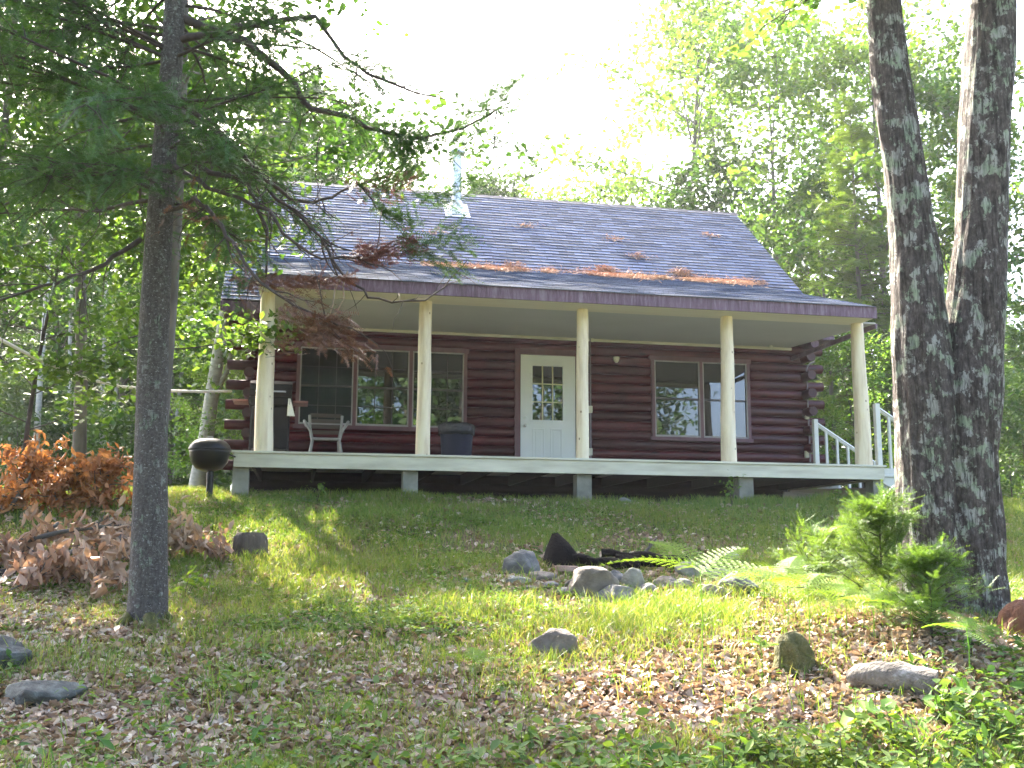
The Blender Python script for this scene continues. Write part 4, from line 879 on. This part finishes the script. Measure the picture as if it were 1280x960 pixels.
deadbranch('fallen_pole', tw_, .035, M['tanleaf'], 0, .1, 'long bare grey pole lying from the left edge behind the fir trunk', 131, .1, tw=4)
tw_ = [gp(x, y, .05) for x, y in ((-30, 728), (20, 722), (60, 712), (100, 706))]
deadbranch('fallen_pole', tw_, .045, M['tanleaf'], 0, .1, 'short dark log lying at far left below the long grey pole', 132, .1, tw=3, barkm=M['bark_dark'])

# ------------------------------------------------------------------ grey fir at the left
D1 = 8.3; base = gpt(183, 783); base.z -= .05
FIR = empty('fir_tree', base, 0, 'large grey fir with lichen flecked trunk and bare drooping limbs at left', 'tree')
BO = np.array(base)
def L1(px, py, Y=D1): return np.array(at(px, py, Y))-BO
cen = [(183, 790, 27), (184, 770, 24.5), (185, 740, 23), (186.5, 680, 21.5), (188, 600, 20.5), (190, 500, 19.5), (193, 400, 18.5), (198, 300, 17), (205, 200, 15.5), (213, 100, 14.5), (219, 0, 13.5), (232, -200, 11), (246, -450, 8), (262, -800, 3)]
pts = [L1(x, y) for x, y, w in cen]; pts[0] = pts[0]-np.array([0, 0, .15]); rad = [w/1310*D1*1.0 for x, y, w in cen]
# resample finely for bark relief
def resample(pts, rad, n):
    pts = np.array(pts); L = np.concatenate([[0], np.cumsum(np.linalg.norm(np.diff(pts, axis=0), axis=1))]); u = np.linspace(0, L[-1], n)
    return [Vector([np.interp(t, L, pts[:, k]) for k in range(3)]) for t in u], [float(np.interp(t, L, rad)) for t in u]
pp, rr_ = resample(pts, rad, 150)
MB().tube(pp, rr_, 28, rfn=lambda i, th, c: 1+.035*mnoise.noise((math.cos(th)*3, math.sin(th)*3, c.z*1.6))+.02*mnoise.noise((math.cos(th)*8, math.sin(th)*8, c.z*9))).build('trunk', M['bark_fir'], FIR)
mb = MB()
for az, l in ((2.6, .5), (3.6, .42), (5.2, .3), (.6, .3)):
    mb.tube([(.12*math.cos(az), .12*math.sin(az), .12), (.25*math.cos(az), .25*math.sin(az), .0), (l*math.cos(az), l*math.sin(az), -.12)], [.05, .035, .01], 8)
mb.build('root', M['moss'], FIR)
NP, ND, DP, DD = [], [], [], []
def sprig_cloud(pl, n, out, jit, rng, outd, lat=1.0):
    pl = np.array(pl); k = len(pl)-1; u = rng.random(n)*k; i = np.minimum(u.astype(int), k-1); P = pl[i]+(pl[i+1]-pl[i])*(u-i)[:, None]
    d = pl[i+1]-pl[i]; d /= np.linalg.norm(d, axis=1)[:, None]; s = np.cross(d, [0, 0, 1.])
    out.append(P+rng.normal(size=P.shape)*jit); outd.append(d*.8+s*(rng.choice([-1, 1], n)*(.3+lat*rng.random(n)))[:, None]+rng.normal(size=P.shape)*.3-np.array([0, 0, .15]))
rng = np.random.default_rng(5); RB = random.Random(4)
def limb(path, r0_, r1_, name='limb', tw=0, twl=.35, needle=0, dead=0, m='bark_dark', grav=-.08, side=6, jit=.05):
    pl = [L1(*p) for p in path]; n = len(pl)
    P, _ = resample(pl, [0]*n, n*3); P = [p+Vector(rng.normal(size=3)*.012) for p in P]; k = len(P)
    mb = MB(); mb.tube(P, [r0_+(r1_-r0_)*i/(k-1) for i in range(k)], side); tws = []
    for j in range(tw):
        f = .2+.8*rng.random(); q = f*(k-1); i = min(int(q), k-2); p = np.array(P[i]); dd = np.array(P[i+1])-p; dd = dd/np.linalg.norm(dd)+rng.normal(size=3)*.8
        t_ = polyline(p, dd, twl*(.5+rng.random()), 5, .22, rng, grav); mb.tube(t_, [max(r1_, .003)*1.1*(1-.8*a/5) for a in range(6)], 4, False); tws.append(t_)
        if rng.random() < .6:
            t2 = polyline(t_[2], t_[3]-t_[2]+rng.normal(size=3)*.05, twl*.5, 3, .25, rng, grav); mb.tube(t2, [.003, .0025, .002, .001], 3, False); tws.append(t2)
    mb.build(name, M[m], FIR)
    for t_ in tws:
        if needle: sprig_cloud(t_, needle, NP, jit, rng, ND)
        if dead: sprig_cloud(t_, dead, DP, jit, rng, DD)
    return P
limb([(222, 165, 8.3), (262, 215, 8.2), (306, 222, 8.1), (325, 257, 8.0), (336, 292, 8.0), (334, 313, 8.0), (330, 340, 8.0)], .03, .008, tw=12, twl=.45)
limb([(215, 130, 8.3), (262, 180, 8.3), (328, 233, 8.3), (378, 270, 8.3), (405, 305, 8.3), (423, 345, 8.3)], .026, .008, tw=14, twl=.45)
limb([(205, 200, 8.3), (262, 235, 8.0), (333, 262, 7.8), (368, 305, 7.7), (397, 322, 7.7), (450, 323, 7.7), (505, 302, 7.7)], .022, .006, tw=14, twl=.4, dead=0)
limb([(215, 120, 8.3), (290, 180, 8.5), (328, 220, 8.6), (360, 246, 8.7), (386, 254, 8.7), (418, 244, 8.8), (450, 230, 8.8), (492, 214, 8.8), (508, 200, 8.8)], .025, .006, tw=14, twl=.4)
limb([(218, 20, 8.3), (300, 50, 8.4), (352, 88, 8.5), (387, 136, 8.6), (435, 144, 8.7), (479, 166, 8.8), (530, 175, 8.8), (580, 160, 8.9), (640, 130, 8.9)], .04, .007, tw=22, twl=.5, needle=5)
limb([(218, 50, 8.3), (330, 30, 8.0), (391, 20, 7.9), (430, 70, 7.9), (457, 94, 7.9), (505, 112, 7.9), (560, 124, 7.9)], .035, .006, tw=20, twl=.45, needle=6)
limb([(405, 305, 8.3), (430, 345, 8.2), (465, 372, 8.2), (509, 378, 8.2), (540, 372, 8.2), (584, 330, 8.2)], .014, .004, tw=7, twl=.3)
limb([(195, 270, 8.3), (240, 250, 8.0), (262, 262, 7.8), (286, 297, 7.6), (317, 341, 7.5), (356, 376, 7.5), (400, 398, 7.5), (440, 412, 7.5)], .022, .006, tw=18, twl=.4, dead=3, m='bark_dark')
limb([(395, 170, 8.6), (397, 220, 8.6), (398, 268, 8.6)], .006, .003, tw=3, twl=.2)
limb([(424, 345, 8.2), (418, 372, 8.2), (410, 402, 8.2)], .008, .004, m='twig_pale', tw=2, twl=.15)
limb([(434, 342, 8.2), (428, 372, 8.2), (413, 402, 8.2)], .007, .004, m='twig_pale', tw=2, twl=.15)
limb([(450, 230, 8.8), (470, 260, 8.7), (490, 275, 8.6), (508, 298, 8.5)], .01, .004, tw=4, twl=.2)
limb([(180, 300, 8.3), (130, 330, 8.0), (80, 350, 7.8), (20, 368, 7.6), (-40, 390, 7.4)], .022, .006, tw=16, twl=.5, needle=3)
limb([(185, 250, 8.3), (120, 262, 8.7), (50, 262, 8.9), (-10, 270, 9.0)], .018, .006, tw=16, twl=.5, needle=6)
# tufts: (path along which the needles sit, count, jitter, dead?)
for path, n, j, dead in ((((500, 300, 7.7), (540, 305, 7.7), (580, 292, 7.7)), 90, .06, 0), (((510, 312, 7.7), (545, 322, 7.7), (572, 330, 7.7)), 60, .045, 0),
        (((440, 320, 7.7), (470, 318, 7.7), (512, 304, 7.7)), 190, .045, 1), (((465, 240, 8.7), (495, 200, 8.8), (510, 175, 8.8)), 260, .10, 0), (((450, 150, 8.8), (500, 165, 8.8), (545, 180, 8.8)), 230, .10, 0),
        (((560, 190, 8.8), (600, 150, 8.9), (655, 105, 8.9)), 260, .11, 0), (((600, 180, 8.9), (640, 185, 8.9), (670, 190, 8.9)), 120, .08, 0), (((515, 245, 8.7), (560, 243, 8.7), (590, 228, 8.7)), 120, .05, 0),
        (((350, 425, 7.5), (400, 415, 7.5), (455, 440, 7.5)), 130, .05, 1), (((350, 390, 7.5), (400, 400, 7.5), (430, 405, 7.5)), 120, .05, 1), (((435, 228, 8.8), (480, 238, 8.8), (510, 225, 8.8)), 90, .05, 1),
        (((560, 120, 7.9), (600, 125, 8), (650, 100, 8)), 110, .08, 0), (((280, 300, 7.9), (300, 330, 7.9), (290, 360, 7.9)), 60, .1, 0),
        (((290, 355, 7.9), (360, 352, 7.9), (440, 350, 7.9)), 150, .03, 1), (((520, 290, 8), (500, 270, 8), (480, 262, 8)), 70, .05, 0)):
    sprig_cloud([L1(*p) for p in path], n, DP if dead else NP, j, rng, DD if dead else ND, 1.2)
# the live crown: whorls of boughs with hanging sprays
for k in range(72):
    z = 4.45+5.0*rng.random(); az = rng.random()*6.283; Lb = (2.5-.18*(z-4))*(.5+.55*rng.random())
    if math.cos(az) > .2 and z < 4.9: Lb *= .5
    if -2.2 < az-PI*1.5 < .0 and z < 4.6: Lb *= .6
    i = min(range(len(pts)), key=lambda q: abs(pts[q][2]-(z-BO[2]))); p0 = np.array([np.interp(z-BO[2], [p[2] for p in pts], [p[a] for p in pts]) for a in range(3)])
    pl = polyline(p0, (math.cos(az), math.sin(az), .15), Lb, 7, .08, rng, -.05); mb = MB(); mb.tube(pl, [.017*(1-.8*a/7) for a in range(8)], 5)
    for j in range(13):
        f = .25+.75*rng.random(); q = f*7; i = min(int(q), 6); p = pl[i]+(pl[i+1]-pl[i])*(q-i); dd = (pl[i+1]-pl[i])/np.linalg.norm(pl[i+1]-pl[i])+rng.normal(size=3)*np.array([.7, .7, .35])
        t_ = polyline(p, dd, .42*(.6+.8*rng.random()), 4, .12, rng, -.06); mb.tube(t_, [.006, .005, .004, .003, .002], 3, False); sprig_cloud(t_, 14, NP, .05, rng, ND)
    mb.build('limb', M['bark_dark'], FIR)
P = np.concatenate(NP); D = np.concatenate(ND); V, Fc = sprigs(P, D, .15, 11, .032, .0045, rng, .4); npmesh('foliage', V, Fc, M['needle'], FIR); print('sprigs', len(P))
P = np.concatenate(DP); D = np.concatenate(DD); V, Fc = sprigs(P, D, .11, 10, .028, .004, rng, .9); npmesh('dead_foliage', V, Fc, M['deadneedle'], FIR)

# ------------------------------------------------------------------ the big double trunk at the right
base = gpt(1190, 768); D2 = base.y; base.z -= .05; BO2 = np.array(base)
BIG = empty('maple_tree', base, 0, 'big lichen patched maple with two dark stems at the right', 'tree')
def L2(px, py, Y=D2): return np.array(at(px, py, Y))-BO2
def stem(cen, name, seed, n=260, s=72, dy=0):
    pts = [L2(x, y, D2+dy+(q if q else 0)) for x, y, w, q in cen]; rad = [w/1310*D2 for x, y, w, q in cen]; pp, rr = resample(pts, rad, n)
    def rf(i, th, c):
        a, b_ = math.cos(th), math.sin(th); rdg = mnoise.noise((a*7+seed, b_*7, c.z*.9)); fine = mnoise.noise((a*18, b_*18+seed, c.z*3)); big = mnoise.noise((a*1.3, b_*1.3, c.z*1.1+seed)); burr = max(0, mnoise.noise((a*1.6+9, b_*1.6, c.z*2.2+seed))-.25)
        return 1+.08*big+.11*abs(rdg)+.05*fine+.25*burr
    mb = MB(); mb.tube(pp, rr, s, rfn=rf); return mb.build(name, M['bark_big'], BIG)
stem([(1178, 900, 62, 0), (1172, 810, 50, 0), (1167, 765, 41, 0), (1163, 710, 36, 0), (1160, 640, 35, 0), (1159, 560, 36, 0), (1157, 500, 36, 0), (1151, 440, 34.5, 0), (1147, 380, 30, 0), (1141, 300, 28, 0), (1131, 220, 26, 0), (1121, 150, 24.5, 0), (1111, 80, 23, 0), (1104, 0, 20.5, 0), (1098, -120, 18, 0), (1090, -400, 14, 0), (1080, -900, 7, 0)], 'trunk', 3.3)
stem([(1220, 900, 62, .05), (1216, 810, 50, .05), (1214, 765, 42, .05), (1212, 710, 37, .05), (1208, 640, 37, .05), (1206, 560, 38, .05), (1208, 500, 40, .05), (1214, 440, 36.5, .05), (1220, 380, 35, .05), (1225, 300, 32, .05), (1228, 220, 31, .05), (1231, 150, 30.5, .05), (1236, 80, 31, .05), (1240, 0, 28, .05), (1246, -120, 25, 0), (1262, -400, 19, .1), (1290, -900, 9, .2)], 'trunk', 7.9)
rng = np.random.default_rng(21); Pm = []
for k in range(30):
    z = 6.35+3.2*rng.random(); sx = rng.choice([0, 1]); az = rng.random()*6.283; u = (z-2)/6
    p0 = (L2(1104-14*u*0, 0)if sx == 0 else L2(1240, 0)); p0 = np.array([p0[0]+(.0), p0[1], z-BO2[2]]); Lb = (.9+1.1*rng.random())*(.6 if math.cos(az) < -.1 else 1)
    pl = polyline(p0, (math.cos(az), math.sin(az), .25), Lb, 6, .12, rng, -.04); mb = MB(); mb.tube(pl, [.03*(1-.8*a/6) for a in range(7)], 6)
    for j in range(9):
        f = .3+.7*rng.random(); q = f*6; i = min(int(q), 5); p = pl[i]+(pl[i+1]-pl[i])*(q-i); dd = (pl[i+1]-pl[i])/np.linalg.norm(pl[i+1]-pl[i])+rng.normal(size=3)*np.array([.8, .8, .4])
        t_ = polyline(p, dd, .6, 4, .15, rng, -.05); mb.tube(t_, [.008, .006, .005, .003, .002], 4, False); t_ = np.array(t_); u_ = rng.random(20)*4; ii = np.minimum(u_.astype(int), 3)
        Pm.append(t_[ii]+(t_[ii+1]-t_[ii])*(u_-ii)[:, None]+rng.normal(size=(20, 3))*np.array([.12, .12, .06]))
    mb.build('limb', M['bark_dark'], BIG)
V, Fc = leaves(np.concatenate(Pm), .085, .6, .75, .08, .5, rng); npmesh('crown', V, Fc, M['bright'], BIG)
# sapling brush at its foot
def brush(px, py, Hh, Rr, seed, label, m='needle', n=900, name='fir_sapling', sp=.10):
    p = gpt(px, py); rng = np.random.default_rng(seed); t = empty(name, p, 0, label, 'sapling'); mb = MB(); mb.tube([(0, 0, -.03), (0, 0, Hh)], [.012, .003], 6); PP = []; DD_ = []
    for k in range(34):
        z = Hh*(.08+.85*rng.random()); az = rng.random()*6.283; L = Rr*(1.05-z/Hh*.8)*(.6+.6*rng.random()); pl = polyline((0, 0, z), (math.cos(az), math.sin(az), .7), L, 4, .16, rng, -.02); mb.tube(pl, [.005, .004, .003, .002, .0015], 4, False); sprig_cloud(pl, n//34, PP, .02, rng, DD_)
    mb.build('stem', M['bark_dark'], t); V, Fc = sprigs(np.concatenate(PP), np.concatenate(DD_), sp, 9, sp*.2, .003, rng, .4); npmesh('foliage', V, Fc, M[m], t)
M['sapling'] = leaf_mat('sapling needles', [(.09, .17, .03), (.13, .22, .045), (.17, .27, .06)], .4)
brush(1105, 775, .85, .62, 1, 'feathery green fir sapling left of the foot of the big double trunk', 'sapling', 2600)
brush(1025, 752, .6, .62, 2, 'smaller feathery fir sapling further left of the big double trunk', 'sapling', 1500)
brush(1165, 800, .55, .5, 3, 'dark low fir sapling right in front of the big double trunk', 'sapling', 1500)
brush(1125, 735, .8, .45, 4, 'slim fir sapling behind the other saplings at the big double trunk', 'sapling', 1500)
# ------------------------------------------------------------------ trees round the clearing
def place(proto, px, Y, rz, sc_, label, group=None, first=False, dz=-.1, x=None, cat='tree', sz=None):
    o = proto if first else copy_tree(proto); X_ = (px-640)/1310*Y if x is None else x
    o.location = (X_, Y, g(X_, Y)+dz); o.rotation_euler = (0, 0, rz); o.scale = (sc_, sc_, sc_ if sz is None else sz); tag(o, label, cat, group); return o
ma, mbk = M['woods'], M['bark_grey']
A1 = decid(12, 3.0, 3.4, .13, 24, 9, 46, .17, 1, ma, mbk, .04)
A2 = decid(14, 4.5, 3.2, .15, 22, 9, 46, .18, 2, ma, mbk, .03)
A3 = decid(9, 1.6, 2.8, .09, 20, 8, 44, .15, 3, M['maple'], mbk, .05)
B1 = decid(13, 4.0, 3.6, .14, 22, 9, 27, .155, 4, M['bright'], mbk, .05)
B2 = decid(5, .8, 1.9, .04, 16, 7, 40, .11, 5, M['bright'], M['bark_dark'], .08, name='young_maple')
P1_ = decid(14, 6.5, 1.9, .085, 14, 6, 44, .16, 6, ma, M['bark_pale'], .02, name='birch_tree')
U1 = decid(2.2, .2, 1.3, .02, 12, 6, 40, .10, 7, ma, M['bark_dark'], .05, name='leafy_bush', shape='round')
C1 = conif(11, .8, 2.2, .12, 8, M['bark_grey'], M['sapling'], 30)
YMP = decid(6.0, 1.9, 1.35, .045, 22, 8, 46, .10, 71, M['bright'], M['bark_dark'], .02, name='young_maple')
place(YMP, 192, 12.9, .3, 1.0, 'young maple with bright leaves reaching the left roof edge', first=True)
R = random.Random(3)
# individually visible ones
place(P1_, 52, 26, 0, 1.0, 'pale thin birch, leftmost of the white stems in the left woods', 'birches in the left woods', True)
place(P1_, 84, 31, 1.3, .95, 'pale thin birch, second of the white stems from the left', 'birches in the left woods')
place(P1_, 120, 30, 2.2, .9, 'pale thin birch, third of the white stems from the left', 'birches in the left woods')
place(P1_, 134, 33, 4.1, .95, 'pale thin birch close left of the grey fir trunk', 'birches in the left woods')
place(P1_, 222, 34, 5.2, 1.0, 'pale thin birch between the fir trunk and the cabin', 'birches in the left woods')
# leaning grey trunk behind the kettle grill
t = empty('leaning_tree', at(246, 632, 19), 0, 'grey trunk leaning right behind the kettle grill', 'tree'); o0 = np.array(t.location)
pl = [np.array(at(x, y, 19))-o0 for x, y in ((243, 650), (248, 600), (258, 545), (264, 500), (272, 450), (283, 380), (290, 300), (300, 200))]
mb = MB(); mb.tube(pl, [.19, .16, .14, .13, .12, .10, .08, .04], 12); mb.tube([pl[3], pl[3]+np.array([.25, 0, .5]), pl[3]+np.array([.35, 0, 1.1])], [.07, .05, .02], 8); mb.build('trunk', M['bark_pale'], t)
rng = np.random.default_rng(9); Q = []
for c_, n in (((275, 300), 900), ((300, 240), 900), ((258, 430), 350), ((250, 350), 500)):
    q = np.array(at(*c_, 19))-o0
    for k in range(14): Q.append(q+rng.normal(size=3)*np.array([.6, .8, .35])+rng.normal(size=(n//14, 3))*np.array([.25, .25, .1]))
V, Fc = leaves(np.concatenate(Q), .14, .6, .62, .08, .4, rng); npmesh('crown', V, Fc, M['bright'], t)
# near deciduous canopy on the left
LM = decid(10, 3.4, 2.9, .10, 22, 9, 34, .105, 31, M['maple'], mbk, .05, name='maple_tree')
place(LM, -60, 9.3, .4, .95, 'maple with dark green leaves hanging into the left edge of the picture', first=True, x=-6.7)
CM2 = decid(9.5, 3.5, 2.3, .075, 26, 9, 44, .10, 44, M['maple'], mbk, .01, name='maple_tree')
place(CM2, 188, 11.0, .7, 1.0, 'maple with dark leaves right behind the grey fir trunk', first=True)
place(CM2, -25, 11.4, 3.1, .97, 'maple whose dark leaves hang left of the fir above the white rope')
place(LM, 230, 13.4, 2.4, .66, 'green maple filling the gap between the fir trunk and the cabin', x=-7.2)
place(B2, 268, 13.0, 1, .9, 'young maple with bright leaves against the left cabin corner', first=True, x=-6.0)
place(LM, 90, 15.5, 4.0, 1.05, 'maple with lit leaves behind the fir, above the white rope')
place(LM, 205, 31, 5.0, 1.3, 'tall maple beyond the left end of the roof')
place(B2, 262, 19.5, 3, .5, 'low bright bush beside the left wall of the cabin', cat='bush')
place(A3, -260, 14, 1, 1.0, 'leafy tree just past the left edge, its boughs in the upper left', first=True)
# behind the cabin
bh = 'trees standing behind the cabin roof'
place(B1, 850, 31, 0, 1.25, 'tall pale green tree with forked trunk rising over the right of the roof', bh, True)
place(B1, 985, 30, 2, 1.1, 'bright tree rising behind the right roof corner', bh)
place(B1, 930, 36, 4, 1.35, 'tallest pale tree behind the forked one', bh)
place(A3, 905, 29, 3, 1.1, 'dark limbed small tree just behind the right roof slope', bh)
place(B1, 735, 34, 1, .88, 'pale green tree over the middle of the ridge', bh)
place(A1, 620, 36, 5, 1.0, 'pale tree behind the stove pipe', bh, True)
place(B1, 700, 40, 3.3, 1.0, 'hazy tree right of the stove pipe', bh)
place(B1, 540, 38, 3.4, .95, 'tree behind the left half of the ridge', bh)
place(A3, 440, 27, 1.5, 1.15, 'green tree behind the left third of the ridge', bh)
place(A2, 360, 33, 2.5, 1.0, 'green tree behind the left end of the ridge', bh, True)
# right side
rg_ = 'trees on the right of the cabin'
place(C1, 1085, 23, 0, .9, 'dark conifer between the cabin corner and the big trunk', rg_, True)
place(A3, 1050, 25, 2.2, .9, 'low leafy tree behind the porch stairs', rg_)
place(B1, 1150, 30, 1.1, 1.15, 'bright tree behind the left stem of the big maple', rg_)
place(A1, 1200, 24, 2.7, .85, 'leafy tree between the two stems of the big maple', rg_)
place(B1, 1125, 25, 2, .95, 'bright leafy tree directly behind the left stem of the big maple', rg_)
place(B1, 1060, 34, 5.1, 1.3, 'tall bright tree above the dark conifer', rg_)
place(A3, 1290, 30, .5, .62, 'low green tree at the right edge beyond the lawn', rg_)
place(A3, 1350, 34, 4.5, .8, 'green tree just past the right edge', rg_)
place(A3, 1240, 36, 4.5, .65, 'low green tree right of the big trunk, far across the lawn', rg_)
place(U1, 1265, 26, 0, 1.0, 'green bush at the far edge of the lawn on the right', 'bushes round the clearing', True, cat='bush')
place(B2, 1075, 19.5, 4, .62, 'yellow green sapling behind the right porch post', 'bushes round the clearing', cat='bush')
place(B2, 1010, 27, 4, 1.2, 'young bright tree right behind the cabin corner', 'bushes round the clearing', cat='bush')
# left woods: ranks of trees
lw_ = 'trees of the left woods'
for i in range(26):
    Y_ = 30+R.random()*22; px_ = -140+R.random()*520; pr = [A1, A2, A3, A1, B1, C1][i % 6]
    place(pr, px_, Y_, R.random()*6.28, .85+.45*R.random(), 'leafy tree in the dense woods left of the cabin', lw_)
for i in range(22):
    Y_ = 23+R.random()*20; px_ = -80+R.random()*360
    place(U1, px_, Y_, R.random()*6.28, .8+.9*R.random(), 'leafy bush under the trees of the left woods', 'bushes of the left woods', cat='bush')
for i in range(10):
    Y_ = 24+R.random()*14; px_ = 1000+R.random()*360
    place(U1, px_, Y_, R.random()*6.28, .8+.8*R.random(), 'leafy bush at the wood edge right of the cabin', 'bushes of the right wood edge', cat='bush')
# far woods as one mass: many crowns in one mesh
def mass(name, spots, label, m, seed, ls=.42, n=2600):
    rng = np.random.default_rng(seed); PP = []; mb = MB()
    for (x, y, h, r) in spots:
        z0 = g(x, y); mb.tube([(x, y, z0-.2), (x, y, z0+h*.85)], [.16, .05], 6); k = 34; a = rng.random(k)*6.283; zz = h*(.12+.85*rng.random(k)); rr = r*np.sqrt(rng.random(k))*(1.1-zz/h*.6)
        c_ = np.stack([x+rr*np.cos(a), y+rr*np.sin(a), z0+zz], 1)
        PP.append(np.repeat(c_, n//k, 0)+rng.normal(size=(n//k*k, 3))*np.array([.62, .62, .3])*r/3)
    V, Fc = leaves(np.concatenate(PP), ls, .5, .6, .08, .4, rng); q = npmesh(name, V, Fc, m); tag(q, label, 'woods', kind='stuff')
    w_ = mb.build('trunks', M['bark_grey'], q); return q
sp = []
for i in range(46): a = -.62+.42*R.random(); d_ = 50+30*R.random(); sp.append((d_*math.tan(a), d_, 10+6*R.random(), 3.4))
for i in range(18): a = .28+.5*R.random(); d_ = 48+26*R.random(); sp.append((d_*math.tan(a), d_, (7 if a > .42 else 13)+3*R.random(), 3.4))
for i in range(16): a = -.2+.5*R.random(); d_ = 50+20*R.random(); sp.append((d_*math.tan(a), d_, 9+5*R.random(), 3.2))
mass('distant_woods', sp, 'distant green woods closing the view behind the cabin', M['woods'], 61)
# woods across the road behind the camera: seen only in the window glass
sp = []
for i in range(34): a = -1.+2*R.random(); d_ = 16+18*R.random(); sp.append((d_*math.sin(a)*1.3, -d_, 14+8*R.random(), 3.4))
mass('lakeside_woods', sp, 'woods mirrored in the window glass', M['woods'], 62, .4, 1600)

# ------------------------------------------------------------------ light
HAZE = .0005
SUN_AZ = math.radians(-28)     # measured from +Y towards +X (negative: left)
SUN_EL = math.radians(40)
wld = bpy.data.worlds.new('World'); SC.world = wld; wld.use_nodes = True; nt = wld.node_tree
sky = nt.nodes.new('ShaderNodeTexSky'); sky.sky_type = 'NISHITA'; sky.sun_disc = False; sky.sun_elevation = SUN_EL; sky.sun_rotation = SUN_AZ
sky.air_density = .7; sky.dust_density = 5; sky.ozone_density = 1.0
nt.links.new(sky.outputs[0], nt.nodes['Background'].inputs[0]); nt.nodes['Background'].inputs[1].default_value = .15
s = bpy.data.lights.new('sun', 'SUN'); s.energy = 5.0; s.angle = math.radians(.53); s.color = (1, .92, .78)
so = bpy.data.objects.new('sun', s); COL.objects.link(so)
sd = Vector((math.sin(SUN_AZ)*math.cos(SUN_EL), math.cos(SUN_AZ)*math.cos(SUN_EL), math.sin(SUN_EL)))
so.rotation_euler = sd.to_track_quat('Z', 'Y').to_euler(); so.location = (-20, 10, 30)
vs_ = SC.view_settings; vs_.view_transform = 'Standard'; vs_.look = 'None'; vs_.gamma = 1; vs_.use_curve_mapping = False; vs_.exposure = 3.25
# thin haze added through the scene, also standing in for lens glare
mb = MB(); mb.box(-134, 134, -134, 134, -6, 34); q = mb.build('haze', None); tag(q, 'thin pale haze, added partly in place of lens glare', 'haze', kind='stuff')
m = bpy.data.materials.new('haze'); m.use_nodes = True; nt = m.node_tree; nt.nodes.remove(nt.nodes['Principled BSDF']); v = nt.nodes.new('ShaderNodeVolumePrincipled')
v.inputs['Density'].default_value = HAZE; v.inputs['Color'].default_value = (.93, .97, 1, 1); v.inputs['Anisotropy'].default_value = .45; nt.links.new(v.outputs[0], nt.nodes['Material Output'].inputs['Volume']); q.data.materials.append(m)
SC.cycles.volume_bounces = 0
SC.cycles.use_denoising = True; SC.cycles.max_bounces = 8; SC.cycles.diffuse_bounces = 4; SC.cycles.transmission_bounces = 4; SC.cycles.sample_clamp_indirect = 6
SC.render.film_transparent = False
